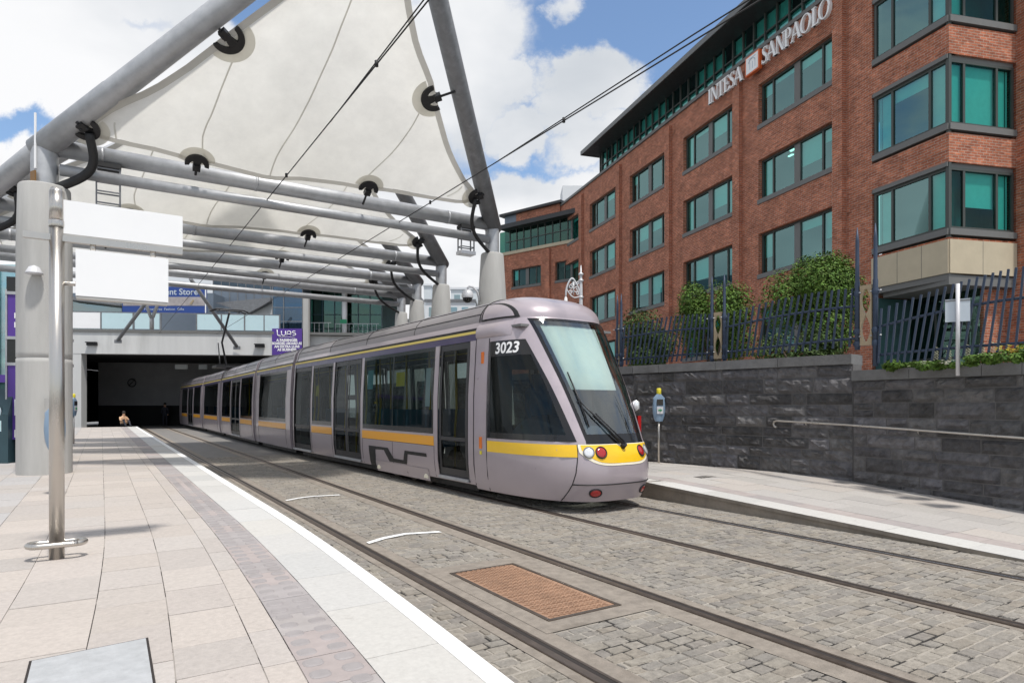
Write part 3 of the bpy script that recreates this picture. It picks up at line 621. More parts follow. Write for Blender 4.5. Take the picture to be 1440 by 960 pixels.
def window(parent, x0, x1, z0, z1, Mx, out, splits, glassm='pane', sill=True, blindp=.66, depth=.24, lab=None, thick=(), roomx=-.3, full=False):
    """window part: frame + sill, with the glazing and blinds as sub-parts. splits = fractions of the width"""
    Y = -out*depth; f = MB(); fw = .085
    bx = lambda a, c, lo, hi, y0, y1, mi=0: f.box((a, min(y0, y1), lo), (c, max(y0, y1), hi), mi, Mx)
    bx(x0, x1, z1-fw, z1, Y-.05, Y+.05); bx(x0, x1, z0, z0+fw, Y-.05, Y+.05); bx(x0, x0+fw, z0+fw, z1-fw, Y-.05, Y+.05); bx(x1-fw, x1, z0+fw, z1-fw, Y-.05, Y+.05)
    X = [x0+(x1-x0)*s for s in splits]
    for i, x in enumerate(X):
        hw = .16 if i in thick else .042
        bx(x-hw, x+hw, z0+fw, z1-fw, Y-.045, Y+.045+(.02 if i in thick else 0), 1 if i in thick else 0)
    if sill: bx(x0-.02, x1+.02, z0-.20, z0-.003, -out*(depth+.1), out*.05, 1)
    bx(x0, x1, z1+.003, z1+.14, Y-.02, Y+.14, 1)
    o = part('window', f, [M['frame'], M['frame2']], parent)
    g_ = MB(); edges = [x0+fw]+X+[x1-fw]
    for a, c in zip(edges[:-1], edges[1:]): g_.quad([Mx @ Vector(p) for p in ((a, Y, z0+fw), (c, Y, z0+fw), (c, Y, z1-fw), (a, Y, z1-fw))])
    part('pane', g_, M[glassm], o)
    bl = MB()
    for i, (a, c) in enumerate(zip(edges[:-1], edges[1:])):
        r = rb.random()
        if r < blindp or full:
            dr = 1.0 if full else (rb.choice([.12, .22, .35, .5, .62]) if (c-a) > .8 else rb.choice([.3, .6, 1.0]))
            yb = Y-out*.09; bl.box((a+.02, min(yb, yb-out*.01), z1-fw-(z1-z0-2*fw)*dr), (c-.02, max(yb, yb-out*.01), z1-fw), 0, Mx)
    if bl.f: part('blind', bl, M['blind'], o)
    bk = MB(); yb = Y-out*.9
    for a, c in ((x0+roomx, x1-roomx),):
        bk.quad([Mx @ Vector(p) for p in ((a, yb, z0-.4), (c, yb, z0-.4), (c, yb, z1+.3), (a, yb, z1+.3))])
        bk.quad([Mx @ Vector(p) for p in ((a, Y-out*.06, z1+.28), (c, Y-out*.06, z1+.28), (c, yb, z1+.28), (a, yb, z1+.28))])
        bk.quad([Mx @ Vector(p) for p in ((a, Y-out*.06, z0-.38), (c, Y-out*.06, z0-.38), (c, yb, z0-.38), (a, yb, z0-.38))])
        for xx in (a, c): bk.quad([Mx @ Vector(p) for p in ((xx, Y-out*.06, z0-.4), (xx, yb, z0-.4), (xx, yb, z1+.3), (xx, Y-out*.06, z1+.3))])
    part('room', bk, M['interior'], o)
    if lab:
        for (fx, dy) in ((.30, .35), (.42, .7), (.66, .35), (.78, .7)):
            lm_ = MB(); xx = x0+(x1-x0)*fx; yy = Y-out*dy; lm_.box((xx-.13, yy-.05, z1-.02), (xx+.13, yy+.05, z1+.02), 0, Mx); part('ceiling_light', lm_, M['roomlamp'], o)
    return o
I4 = Matrix()
bays = [4.6, 10.55, 16.5, 22.4, 28.3]; BW = 4.25
rows = [(14.0, 15.8), (10.7, 12.45), (7.4, 9.2), (4.1, 5.9)]
crow = [(13.78, 15.75), (10.42, 12.45), (7.15, 9.08)]
holes = [(x, x+BW, a, c) for x in bays for a, c in rows]
mb = MB(); facade(mb, 2.86, 36, 2.0, 17.25, holes, I4, 1)
facade(mb, 0, 2.86, 6.8, 17.25, [(0.0, 2.86, a-.28, c+.14) for a, c in crow], I4, 1)
# gap between corner bay and pilaster, lower part set back
mb.quad([(2.86,0,2.0),(2.86,-2.2,2.0),(2.86,-2.2,5.75),(2.86,0,5.75)])
part('brick_wall', mb, M['brick'], bld)
mb = MB(); facade(mb, 0, 2.62, 6.8, 17.25, [(0, 2.62, a-.28, c+.14) for a, c in crow], RM, -1)
mb.quad([RM @ Vector(p) for p in ((2.62,3,2),(2.62,-.45,2),(2.62,-.45,20),(2.62,3,20))]); mb.quad([RM @ Vector(p) for p in ((2.62,-.45,2),(9,-.45,2),(9,-.45,20),(2.62,-.45,20))])
mb.quad([RM @ Vector(p) for p in ((2.2,2.2,2),(2.62,2.2,2),(2.62,0,2),(2.62,0,2))]) if False else None
mb.box((1.75, .35, 2), (2.61, 1.6, 5.39), 0, RM)
part('brick_end_wall', mb, M['brick'], bld)
# pilasters
for x in bays:
    for (xa, xb) in ((x-.62, x-.14),):
        p = MB(); p.box((xa, -.02, 2), (xb, .2, 16.9 if x > 5 else 17.2)); part('pilaster', p, M['brick'], bld)
p = MB(); p.box((33.1, -.02, 2), (33.6, .2, 16.9)); part('pilaster', p, M['brick'], bld)
# stone course, glazed top floor, deep eave
p = MB(); p.box((-.05, -.15, 17.25), (36, .1, 17.42)); p.box((-.05, -.1, 17.25), (3, -.1+.0, 17.3)) if False else None
p.box((0.1, -.1, 17.25), (2.6, .1, 17.42), 0, RM); part('stone_course', p, M['frame2'], bld)
f = MB(); x = 0.3
while x < 25: f.box((x-.035, -.12, 17.42), (x+.035, -.0, 18.75)); x += .74
f.box((0, -.13, 17.86), (25, -.03, 17.92)); f.box((0, -.13, 17.42), (25, -.02, 17.5)); f.box((24.95, -6, 17.42), (25.05, -.0, 18.75))
wo = part('clerestory_window', f, M['frame'], bld)
g_ = MB(); g_.quad([(0, -.08, 17.5), (25, -.08, 17.5), (25, -.08, 18.75), (0, -.08, 18.75)]); part('pane', g_, M['pane'], wo)
g_ = MB(); g_.box((0.1,-.20,17.46),(24.9,-.18,17.86))  # pale panels added behind the glass to brighten the clerestory
for k in range(33):
    if rb.random() < .5: g_.box((.32+.74*k,-.20,17.92),(1.02+.74*k,-.18,18.7))
part('blind', g_, M['blind'], wo)  # added pale backing that lifts the dark panes
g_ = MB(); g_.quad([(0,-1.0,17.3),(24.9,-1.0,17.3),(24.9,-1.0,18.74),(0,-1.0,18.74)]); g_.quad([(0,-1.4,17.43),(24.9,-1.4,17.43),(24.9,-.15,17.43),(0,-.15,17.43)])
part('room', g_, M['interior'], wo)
e = MB(); e.box((-2, -14, 18.75), (25.5, 1.15, 18.95)); part('roof', e, M['eave'], bld)
e = MB(); e.box((-2.05, 1.151, 18.73), (25.55, 1.20, 19.0)); e.box((25.501, -14, 18.73), (25.56, 1.15, 19.0)); part('eave_edge', e, M['eavelt'], bld)
for x in bays:
    for (a, c) in rows: window(bld, x, x+BW, a, c, I4, 1, (.16, .46, .52, .84) if False else (.17, .49, .83), thick=(1,), lab=(x == 4.6 and a == 10.7))
for (a, c) in crow:
    window(bld, 0.03, 2.80, a, c, I4, 1, (.24, .74), depth=.10, blindp=.6, roomx=.22)
    window(bld, 0.03, 2.58, a, c, RM, -1, (.24, .74), depth=.10, blindp=.8, roomx=.22, full=(a == 10.42))
for (a, c) in crow:
    p = MB(); p.box((.005, -.11, a-.28), (.10, -.005, c+.14)); part('corner_post', p, M['frame'], bld)
# corner spandrel in cream stone over the recessed entrance
s = MB(); s.box((0.0, -.12, 5.75), (2.84, .045, 6.8)); s.box((0.0, -.045, 5.75), (2.6, .12, 6.8), 0, RM)
for q in (.9, 1.8): s.box((q-.006, .044, 5.75), (q+.006, .049, 6.8), 1)
s.box((1.25, -.049, 5.75), (1.262, -.044, 6.8), 1, RM)
part('stone_spandrel', s, [M['sandstone'], M['mortar']], bld)
s = MB(); s.prism([(0,0),(2.84,0),(2.84,-2.6),(.25,-2.6)], 5.55, 5.748); part('soffit', s, M['frame2'], bld)
s = MB(); s.box((0.0, .0, 5.4), (2.6, 2.6, 5.7), 0, RM)
s.quad([(3.2,-2.6,2),(.3,-2.6,2),(.3,-2.6,5.6),(3.2,-2.6,5.6)], 1); s.quad([(2.7,0,2),(2.7,-2.6,2),(2.7,-2.6,5.4),(2.7,0,5.4)], 1); part('entrance_lobby', s, [M['frame2'], M['interior']], bld)
f = MB()
for q in (.6, 1.7, 2.8): f.box((q-.03, -1.62, 2.2), (q+.03, -1.55, 5.4))
f.box((.2, -1.62, 3.2), (2.84, -1.56, 3.26)); fo = part('entrance_door', f, M['frame'], bld)
g_ = MB(); g_.box((.2, -1.6, 2.2), (2.84, -1.59, 5.4)); part('pane', g_, M['paneg'], fo)
# low stone panels under the ground floor windows
# bank sign: serif letters and logo
def glyphs(ch):
    """strokes on a unit-height letter: list of polygons and the advance"""
    T, th_, sf = .17, .055, .05
    R = lambda x0, y0, x1, y1: [(x0,y0),(x1,y0),(x1,y1),(x0,y1)]
    def ser(x, y, w=.30): return R(x-w/2, y, x+w/2, y+sf)
    def ring(cx, cy, rx, ry, tx, ty, a0=0, a1=360, n=24):
        o = []
        for k in range(n):
            a, c = radians(a0+(a1-a0)*k/n), radians(a0+(a1-a0)*(k+1)/n)
            o.append([(cx+rx*cos(a), cy+ry*sin(a)), (cx+rx*cos(c), cy+ry*sin(c)), (cx+(rx-tx)*cos(c), cy+(ry-ty)*sin(c)), (cx+(rx-tx)*cos(a), cy+(ry-ty)*sin(a))])
        return o
    if ch == 'I': return [R(.08,0,.08+T,1), ser(.165,0), ser(.165,.95)], .34
    if ch == 'N': return [R(.10,0,.10+th_,1), R(.68,0,.68+th_,1), [(.08,1),(.28,1),(.735,0),(.60,0)], ser(.13,0,.22), ser(.70,.95,.24)], .82
    if ch == 'T': return [R(.24,0,.24+T,1), R(.02,.94,.64,1), [(.02,1),(.02,.78),(.06,.78),(.10,.94)], [(.64,1),(.64,.78),(.60,.78),(.56,.94)], ser(.325,0)], .66
    if ch == 'E': return [R(.10,0,.10+T,1), R(.05,.94,.60,1), R(.05,0,.62,.06), R(.2,.48,.48,.54), [(.60,1),(.60,.78),(.56,.78),(.50,.94)], [(.62,0),(.62,.24),(.58,.24),(.50,.06)], R(.45,.40,.49,.62)], .66
    if ch == 'A': return [[(.0,0),(.07,0),(.39,1),(.33,1)], [(.30,1),(.45,1),(.80,0),(.60,0)], R(.16,.30,.62,.36), ser(.05,0,.2), ser(.69,0,.28)], .80
    if ch == 'O': return ring(.46,.5,.44,.52,.16,.055), .93
    if ch == 'P': return [R(.10,0,.10+T,1), ser(.185,0), R(.05,.95,.4,1)] + [q for q in ring(.36,.71,.28,.29,.15,.055,-90,90,14)] + [R(.2,.42,.37,.475)], .68
    if ch == 'L': return [R(.10,0,.10+T,1), ser(.185,.95), R(.05,0,.58,.06), [(.58,0),(.58,.26),(.54,.26),(.46,.06)]], .60
    if ch == 'S':
        pts = [(.50,.80,.05),(.42,.93,.05),(.29,.975,.055),(.16,.90,.08),(.12,.77,.12),(.20,.63,.16),(.33,.52,.18),(.44,.40,.16),(.48,.25,.12),(.42,.10,.08),(.28,.025,.055),(.14,.07,.05),(.06,.22,.05)]
        o = []
        for (a, c) in zip(pts[:-1], pts[1:]):
            d = Vector((c[0]-a[0], c[1]-a[1])); n_ = Vector((-d.y, d.x)).normalized()
            o.append([(a[0]+n_.x*a[2]/2, a[1]+n_.y*a[2]/2), (c[0]+n_.x*c[2]/2, c[1]+n_.y*c[2]/2), (c[0]-n_.x*c[2]/2, c[1]-n_.y*c[2]/2), (a[0]-n_.x*a[2]/2, a[1]-n_.y*a[2]/2)])
        o += [R(.485,.74,.515,.98), R(.05,.02,.08,.26)]
        return o, .58
sg = thing('building_sign', 'white serif letters and orange framed square emblem across the brick front', 'sign', BM @ Matrix.Translation((8.8, .2, 16.3)))
def word(txt, q0, q1):
    adv = [glyphs(c)[1] for c in txt]; tot = sum(adv)-.06*len(txt); k = (q0-q1)/tot; x = 0
    for ch, a in zip(txt, adv):
        polys, _ = glyphs(ch); mb = MB()
        for i, P in enumerate(polys):
            Q = [(q0-8.8-(x+p[0])*k, p[1]*.72) for p in P]
            A = [(q[0], .04, q[1]) for q in Q]; Bq = [(q[0], .15+.0012*i, q[1]) for q in Q]
            mb.quad(Bq); mb.quad(A[::-1])
            for j in range(len(Q)): mb.quad([A[j], A[(j+1) % len(Q)], Bq[(j+1) % len(Q)], Bq[j]])
        part('letter', mb, M['lettering'], sg); x += a-.06
word('INTESA', 12.1, 9.55); word('SANPAOLO', 8.22, 4.42)
lg = MB(); lg.box((-.45, 0, -.03), (.47, .16, .80)); lo = part('logo_box', lg, M['orange'], sg)
lg = MB(); lg.box((-.38, .16, .03), (.40, .175, .74)); part('logo_face', lg, M['lettering'], lo)
lg = MB()
for k in range(3):
    x0 = -.22+.17*k
    lg.box((x0, .175, .16), (x0+.035, .182, .46))
lg.tube([(-.2+.2*(1-cos(a)), .18, .46+.14*sin(a)) for a in [pi*k/10 for k in range(11)]], .02, 6); lg.box((-.24, .175, .62), (.22, .182, .655))
part('logo_emblem', lg, M['greyline'], lo)
# ---------------- wing closing the far end
WO = Vector((4.3, 49.1, 0)); W_d = Vector((-.774, .633, 0)); W_n = Vector((-.633, -.774, 0))
WM = Matrix((W_d, W_n, ZV)).transposed().to_4x4(); WM.translation = WO
wing = thing('office_wing', 'distant brick wing with a long band of top floor glazing beside the canopy column', 'office building', WM)
mb = MB(); wh = [(-2.6,1.2,11.3,12.75),(2.6,5.6,11.3,12.75),(-2.6,1.2,8.0,9.5),(2.6,5.6,8.0,9.5)]
facade(mb, -6, 6.9, 2, 14.0, wh, I4, 1); mb.quad([(6.9,0,2),(6.9,-8,2),(6.9,-8,14),(6.9,0,14)]); part('brick_wall', mb, M['brick'], wing)
p = MB(); p.box((1.65,-.02,2),(2.1,.18,13.9)); part('pilaster', p, M['brick'], wing)
p = MB(); p.box((-6,-.1,14.0),(6.95,.12,14.25)); part('stone_course', p, M['sandstone'], wing)
f = MB(); x = -5
while x < 6.2: f.box((x-.03,-.1,14.25),(x+.03,.0,16.0)); x += .72
f.box((-6,-.1,15.05),(6.2,.0,15.11)); wo = part('clerestory_window', f, M['frame'], wing)
g_ = MB(); g_.box((-6,-.06,14.25),(6.9,-.05,16.0)); part('pane', g_, M['paneg'], wo); g_ = MB(); g_.quad([(-6,-.8,14.2),(6.9,-.8,14.2),(6.9,-.8,16.1),(-6,-.8,16.1)]); part('room', g_, M['interior'], wo)
e = MB(); e.box((-6,-6,16.0),(6.3,.75,16.35)); part('roof', e, M['eave'], wing)
mb = MB(); mb.box((1.2,-5,16.35),(5.6,-.6,17.45)); part('attic', mb, M['brick'], wing)
f = MB(); f.box((5.6,-5,14.25),(6.85,-.62,17.45)); part('stair_window', f, M['bluefac'], wing)
f = MB()
for q in (5.75, 6.2, 6.7): f.box((q-.03,-.6,14.3),(q+.03,-.55,17.4))
e = MB(); e.box((.9,-5.2,17.45),(7.2,-.3,17.65)); part('attic_roof', e, M['eave'], wing)
for (a,c,z0,z1) in wh: window(wing, a, c, z0, z1, I4, 1, (.2,.5,.8), thick=(1,), blindp=.2)
p = MB(); p.box((4.3, 54.5, 17.0), (6.6, 57, 20.3)); solo('plant_room', p, M['palegrey'], 'pale plain plant room rising behind the brick roofline', 'plant room')
p = MB(); p.box((25.6, -14, 17.0), (36, -.3, 17.2)); part('roof', p, M['eave'], bld)
# ================================================================ CANOPY
ZN = 6.84
frames = [  # (left node l, right node l, t)
 (-6.44, 4.02, 6.07), (-8.2, 4.93, 11.2), (-9.2, 5.63, 14.9), (-10.2, 6.46, 18.5)]
def ray_plane(x, y, O, n):
    d = px(x, y, 1.0)-Vector((0, 0, 1.65)); c = Vector((0, 0, 1.65))
    return c+d*((O-c).dot(n)/d.dot(n))
NL1 = LT(-6.44, 6.07, ZN); NR1 = LT(4.02, 6.07, ZN)
AP1 = px(571, -188, 10.75)
E1 = NR1-NL1; E2 = AP1-NL1; PN = E1.cross(E2).normalized()
def bary(x, y, off=0):
    P = ray_plane(x, y, NL1-ZV*.25, PN)-(NL1-ZV*.25)
    a11, a12, a22 = E1.dot(E1), E1.dot(E2), E2.dot(E2); b1, b2 = P.dot(E1), P.dot(E2); dt = a11*a22-a12*a12
    return ((b1*a22-b2*a12)/dt, (b2*a11-b1*a12)/dt)
Lpx = [(126,184),(145,166),(169,152),(219,131),(266,101),(300,75),(330,52),(349,37),(400,0),(470,-62),(536,-140)]
Rpx = [(667,277),(647,253),(634,228),(625,208),(617,180),(607,145),(601,115),(582,69),(572,24),(568,0),(557,-70),(546,-140)]
Bpx = [(126,192),(150,199),(175,206),(219,215),(256,225),(272,234),(294,234),(344,247),(380,256),(424,257),(482,264),(512,270),(545,273),(606,284),(651,291),(667,286)]
def resample(P, n):
    V = [Vector(p) for p in P]; d = [0]
    for a, c in zip(V[:-1], V[1:]): d.append(d[-1]+(c-a).length)
    out = []
    for k in range(n+1):
        s = d[-1]*k/n; i = max(j for j in range(len(d)) if d[j] <= s+1e-9); i = min(i, len(d)-2)
        f = (s-d[i])/(d[i+1]-d[i]); out.append(V[i].lerp(V[i+1], f))
    return out
Lb = resample([bary(*p) for p in Lpx], 22); Rb = resample([bary(*p) for p in Rpx], 22); Bb = resample([bary(*p) for p in Bpx], 36)
def memb_uv(s, v):
    i = min(int(v*22), 21); f = v*22-i; L = Lb[i].lerp(Lb[i+1], f); R = Rb[i].lerp(Rb[i+1], f)
    k = min(int(s*36), 35); g = s*36-k; B = Bb[k].lerp(Bb[k+1], g); ch = Bb[0].lerp(Bb[-1], s)
    return L.lerp(R, s)+(B-ch)*(1-v)**2
GRID = [(i/260, j/260, memb_uv(i/260, j/260)) for i in range(261) for j in range(261)]
def sv_of(x, y):
    q = Vector(bary(x, y)); b_ = min(GRID, key=lambda g: (g[2]-q).length); return (b_[0], b_[1])
def seam(P, n=18):
    V = [Vector(sv_of(*p)) for p in P]; out = []
    for k in range(n+1):
        f = k/n
        out.append(tuple(V[0].lerp(V[1], f)) if len(V) == 2 else tuple(V[0]*(1-f)*(1-2*f)+V[1]*4*f*(1-f)+V[2]*f*(2*f-1)))
    return out
SEAMS = [seam([(292,230),(336,75)]), seam([(376,250),(444,138),(500,2)]), seam([(500,262),(598,138)]), seam([(160,196),(161,172)]), seam([(628,276),(650,262)])]
canopy_lab = ['nearest cream membrane canopy on its pair of leaning grey tubes', 'second cream membrane canopy partly hidden under the nearest one', 'third cream membrane canopy receding under the second', 'farthest cream membrane canopy close to the bridge']
def tubepath(mb, a, c, r0, r1, seg=18): mb.tube([a, a.lerp(c, .5), c], [r0, (r0+r1)/2, r1], seg)
def clamp_mb(o, dirv, nrm, size=.30, rod=.4):
    """crescent plate with an arm: dirv points from the membrane to the tube, nrm is the membrane normal"""
    x = dirv.normalized(); z = nrm.normalized(); y = z.cross(x)
    Mx = Matrix((x, y, z)).transposed().to_4x4(); Mx.translation = o
    mb = MB(); n = 22; a0, a1 = radians(78), radians(282); P = []
    for k in range(n+1):
        a = a0+(a1-a0)*k/n; tw = .085+.05*sin(pi*k/n)
        ro, ri = size, size-tw
        P.append(((ro*cos(a), ro*sin(a)), (ri*cos(a), ri*sin(a))))
    for k in range(n): mb.prism([P[k][0], P[k+1][0], P[k+1][1], P[k][1]], -.035, .035, 0, Mx)
    mb.prism([(-size+.1, -.11), (.03, -.05), (.03, .05), (-size+.1, .11)], -.03, .03, 0, Mx)
    mb.box((.0, -.075, -.06), (.16, .075, .06), 0, Mx)
    mb.tube([Mx @ Vector((.14, 0, 0)), Mx @ Vector((max(.2, rod), 0, 0))], .028, 8)
    for q in (-.05, .05): mb.tube([Mx @ Vector((.05+q*.5, q, -.09)), Mx @ Vector((.05+q*.5, q, .09))], .022, 6)
    return mb
col_r = [.315, .29, .27, .26]
for fi, (ll, lr, t) in enumerate(frames):
    nl, nr = LT(ll, t, ZN), LT(lr, t, ZN); mid = (nl+nr)/2
    if fi == 0: ap = AP1
    else:
        sc_ = (nr-nl).length/(NR1-NL1).length; ap = nl+(nr-nl)*((AP1-NL1).dot(E1)/E1.dot(E1))+U*(-6.2)+ZV*(AP1.z-ZN)*.95
    e1, e2 = nr-nl, ap-nl; pn = e1.cross(e2).normalized()
    if pn.z > 0: pn = -pn            # pn points down, to the viewer below
    TH = thing('membrane_canopy', canopy_lab[fi], 'canopy', TRZ(LT((ll+lr)/2, t, 0), A0), 'tensile canopies over the tram stop')
    # --- fabric
    def SP(s, v, off=0):
        q = memb_uv(s, v); p = nl-ZV*.25+e1*q.x+e2*q.y
        sag = .30*sin(pi*min(1, max(0, s)))*sin(pi*min(1, v))**1.0
        return p-pn*sag+pn*off
    m_ = MB(); NS, NVv = 36, 22
    G = [[SP(s/NS, v/NVv) for s in range(NS+1)] for v in range(NVv+1)]
    m_.grid(G, 0, True)
    # stitched belts round the edge, seams and reinforced patches, on the underside
    def strip(path, wd, m, off):
        P = []
        for k, (s, v) in enumerate(path):
            a = SP(*path[max(k-1, 0)]); c = SP(*path[min(k+1, len(path)-1)]); d = (c-a).normalized(); sd = d.cross(pn).normalized(); o = SP(s, v)+pn*off
            P.append([o-sd*wd[0], o+sd*wd[1]])
        m_.grid(P, m, True)
    strip([(k/36, 0) for k in range(37)], (.0, .11), 1, .007); strip([(0, k/22) for k in range(23)], (.13, 0), 1, .007); strip([(1, k/22) for k in range(23)], (0, .13), 1, .007)
    for path in SEAMS: strip(path, (.016, .016), 3, .006)
    part('membrane', m_, [M['memb'], M['membedge'], M['membpatch'], M['membseam']], TH, True)
    # --- clamps at mid edges and corners
    def nearest(side, target):
        best = None
        for k in range(0, 201):
            f = k/200; sv = {'L': (0, f), 'R': (1, f), 'B': (f, 0)}[side]; P = SP(*sv); q = memb_uv(*sv); d = (q-Vector(target)).length
            if best is None or d < best[0]: best = (d, P, sv)
        return best[1], best[2]
    spots = [('L', bary(323,57), nl, ap), ('R', bary(605,138), nr, ap), ('B', bary(272,234), nl, nr), ('B', bary(512,270), nl, nr), ('L', bary(126,186), nl, ap), ('R', bary(667,280), nr, ap)]
    for i, (sd, tg, a, c) in enumerate(spots):
        P, sv = nearest(sd, tg); ax = (c-a).normalized(); foot = a+ax*((P-a).dot(ax)); dv = foot-P
        tgt = dv.normalized()
        if sd == 'B': dv = (foot-P)
        inward = SP(min(max(sv[0], .06), .94), min(sv[1]+(.05 if sd == 'B' else 0), .95))-P
        outw = dv-pn*dv.dot(pn)
        if outw.length < .05: outw = -inward
        size = .30 if i < 2 else .24
        cm = clamp_mb(P+outw.normalized()*.07+pn*.03, outw, pn, size, outw.length-.2); co = part('membrane_clamp', cm, M['blackm'], TH, True)
        # pale doubled patch
        pm = MB(); ring = []
        xx = (-outw).normalized(); yy = pn.cross(xx).normalized(); R_ = size*1.5
        fan = [P+pn*.009]
        arc = [P+pn*.009+(xx*sin(pi*k/16)*R_*.95+yy*cos(pi*k/16)*R_) for k in range(17)]
        for k in range(16): pm.quad([fan[0], arc[k], arc[k+1]], 0, True)
        part('patch', pm, M['membpatch'], co, True)
    # --- tubes
    bm = MB(); bm.tube([nl, nr], .175, 18)
    for f in (.09, .38, .86): bm.tube([nl.lerp(nr, f), nl.lerp(nr, f+.006)], .181, 18)
    part('beam', bm, M['steel'] if fi != 2 else M['steel'], TH, True)
    tb = MB(); tb.tube([nl-ZV*.47+NV*.25-U*.12, nr-ZV*.47-NV*.22-U*.12], .115, 14)
    part('tie_tube', tb, M['steel'], TH, True)
    for nd, rr in ((nl, .23), (nr, .225)):
        lm = MB(); d = (ap-nd).normalized(); lm.tube([nd-d*.18, nd+d*1.9, nd+d*1.95, ap], [rr*1.08, rr*1.04, rr, rr*.84], 20); part('leaning_tube', lm, M['steeldk'] if nd is nr else M['steel'], TH, True)
    # tapering black drain hoses from the fabric corners down to the columns
    for P_, nd, sx in ((SP(0, 0), nl, 1), (SP(1, 0), nr, -1)):
        hb = MB(); e = nd-ZV*.86+NV*sx*.20-U*.16
        a = P_+pn*.08; pts = []
        for k in range(13):
            f = k/12; p = a.lerp(e, f)+NV*sx*(.30*sin(pi*f)**1.2)+(-ZV)*.10*sin(pi*f); pts.append(p)
        hb.tube(pts, [.085+.0*k for k in range(13)] if sx > 0 else [.05]*13, 10); part('drain_hose', hb, M['black'], TH, True)
    # --- columns
    for side, nd in ((0, nl), (1, nr)):
        base = Vector((nd.x, nd.y, PZ))
        lab = [['thick round concrete column behind the steel sign pole', 'concrete column of the left row at the far left edge', 'third concrete column in the left row', 'fourth concrete column in the left row'], ['tapered concrete column with a dome camera behind the tram cab', 'second tapered concrete column above the tram roof', 'third tapered concrete column above the tram roof', 'farthest and smallest tapered concrete column above the tram roof']][side][fi]
        ct = thing('canopy_column', lab, 'column', Matrix.Translation(base), 'concrete canopy columns')
        r = .465 if side == 0 else col_r[fi]; top = 5.72
        cb = MB()
        if side == 0: cb.lathe([(r, -.3), (r, 2.2), (r, 2.275), (r-.010, 2.28), (r-.010, 2.305), (r, 2.31), (r, 2.4), (r, 4.5), (r*.94, top-.03), (r*.9, top), (0, top)], 32)
        else: cb.lathe([(r+.40, -.3), (r+.33, 1), (r+.18, 3.2), (r+.085, top-1.2), (r+.015, top-.05), (r, top-.012), (r-.012, top), (0, top)], 30)
        part('concrete_shaft', cb, M['concrete'], ct)
        cb = MB(); rs_ = .235 if side == 0 else .20; cb.lathe([(rs_, top), (rs_, ZN-PZ-.05), (rs_*.9, ZN-PZ+.12), (0, ZN-PZ+.12)], 20); part('steel_collar', cb, M['steel'], ct)
        if side == 0 and fi == 0:
            cb = MB(); cb.box((.02, -.262, top+.02), (.20, -.235, top+.24)); cb.xf(Matrix.Rotation(radians(-30), 4, 'Z')); part('plate', cb, M['copper'], ct)
            cb = MB(); cb.box((-.02, -.26, top+.3), (.015, -.238, ZN-PZ+.55)); part('bracket', cb, M['sign'], ct)
            cb = MB(); cb.lathe([(.0, .1), (.09, .06), (.14, -.04), (.15, -.07), (0, -.07)], 14); cb.xf(Matrix.Translation((.20, -.55, 3.95))); part('dome_light', cb, M['lampgrey'], ct)
            cb = MB(); cb.box((.36, -.5, 1.0), (.62, -.3, 1.5)); part('cabinet', cb, M['signside'], ct)
# second row of canopy swinging away to the left
nl = NL1; tl = thing('membrane_canopy', 'single grey canopy tube sloping down out of the frame at the far left', 'canopy', TRZ(LT(-9.5, 8, 0), A0), 'tensile canopies over the tram stop')
f = px(-230, 440, 17.5); lm = MB(); lm.tube([nl, nl.lerp(f, .2), nl.lerp(f, .205), f], [.20, .20, .18, .18], 18); part('leaning_tube', lm, M['steel'], tl, True)
lm = MB(); lm.tube([f, f-ZV*2], .2, 12); part('foot', lm, M['steel'], tl, True)
# hanging floodlight ladders
def rack(label, P, h, w_, nst, lampdown):
    th_ = thing('floodlight', label, 'floodlight', TRZ(P, A0), 'floodlight racks hung from the canopy beams'); mb = MB()
    for sx in (-w_/2, w_/2):
        for sy in (-.1, .1): mb.bar((sx, sy, 0), (sx, sy, -h), .03, .03)
    for k in range(nst):
        z = -h*(k+.5)/nst
        for sy in (-.1, .1): mb.bar((-w_/2, sy, z), (w_/2, sy, z), .026, .026)
        for sx in (-w_/2, w_/2): mb.bar((sx, -.1, z), (sx, .1, z), .016, .016)
    part('cage', mb, M['steeldk'], th_)
    mb = MB(); mb.box((-w_/2-.02, -.14, -.09), (w_/2+.02, .14, .0)); part('bracket', mb, M['black'], th_)
    mb = MB(); mb.box((-w_/2-.03, -.16, -h-.09), (w_/2+.03, .16, -h), 0)
    mb.box((-w_/2, -.13, -h-.096), (w_/2, .13, -h-.0901), 1); part('lamp_head', mb, [M['lampgrey'] if lampdown else M['steeldk'], M['clearlens']], th_)
    return th_
rack('cage floodlight hung from the beam above the white signs', LT(-5.36, 6.05, ZN-.17), .95, .42, 4, False)
rack('cage floodlight hung from the beam near the right concrete column', LT(3.15, 6.05, ZN-.17), .72, .40, 3, True)
# dome camera on the near right column
th = thing('dome_camera', 'white dome security camera on a bent arm beside the right concrete column', 'security camera', TRZ(LT(4.02, 6.07, 4.62), A0))
mb = MB(); mb.tube([(-.42,0,.0),(-.5,0,.25),(-.64,0,.36),(-.78,-.04,.36),(-.84,-.05,.30)], .03, 8); part('arm', mb, M['lampgrey'], th)
mb = MB(); mb.lathe([(0,.16),(.10,.13),(.16,.05),(.165,-.05),(.15,-.09)], 16, 0, (-.84,-.05,.12)); part('housing', mb, M['lampgrey'], th)
mb = MB(); mb.lathe([(.14,-.09),(.12,-.17),(.06,-.22),(0,-.23)], 16, 0, (-.84,-.05,.12)); part('dome', mb, M['frit'], th)
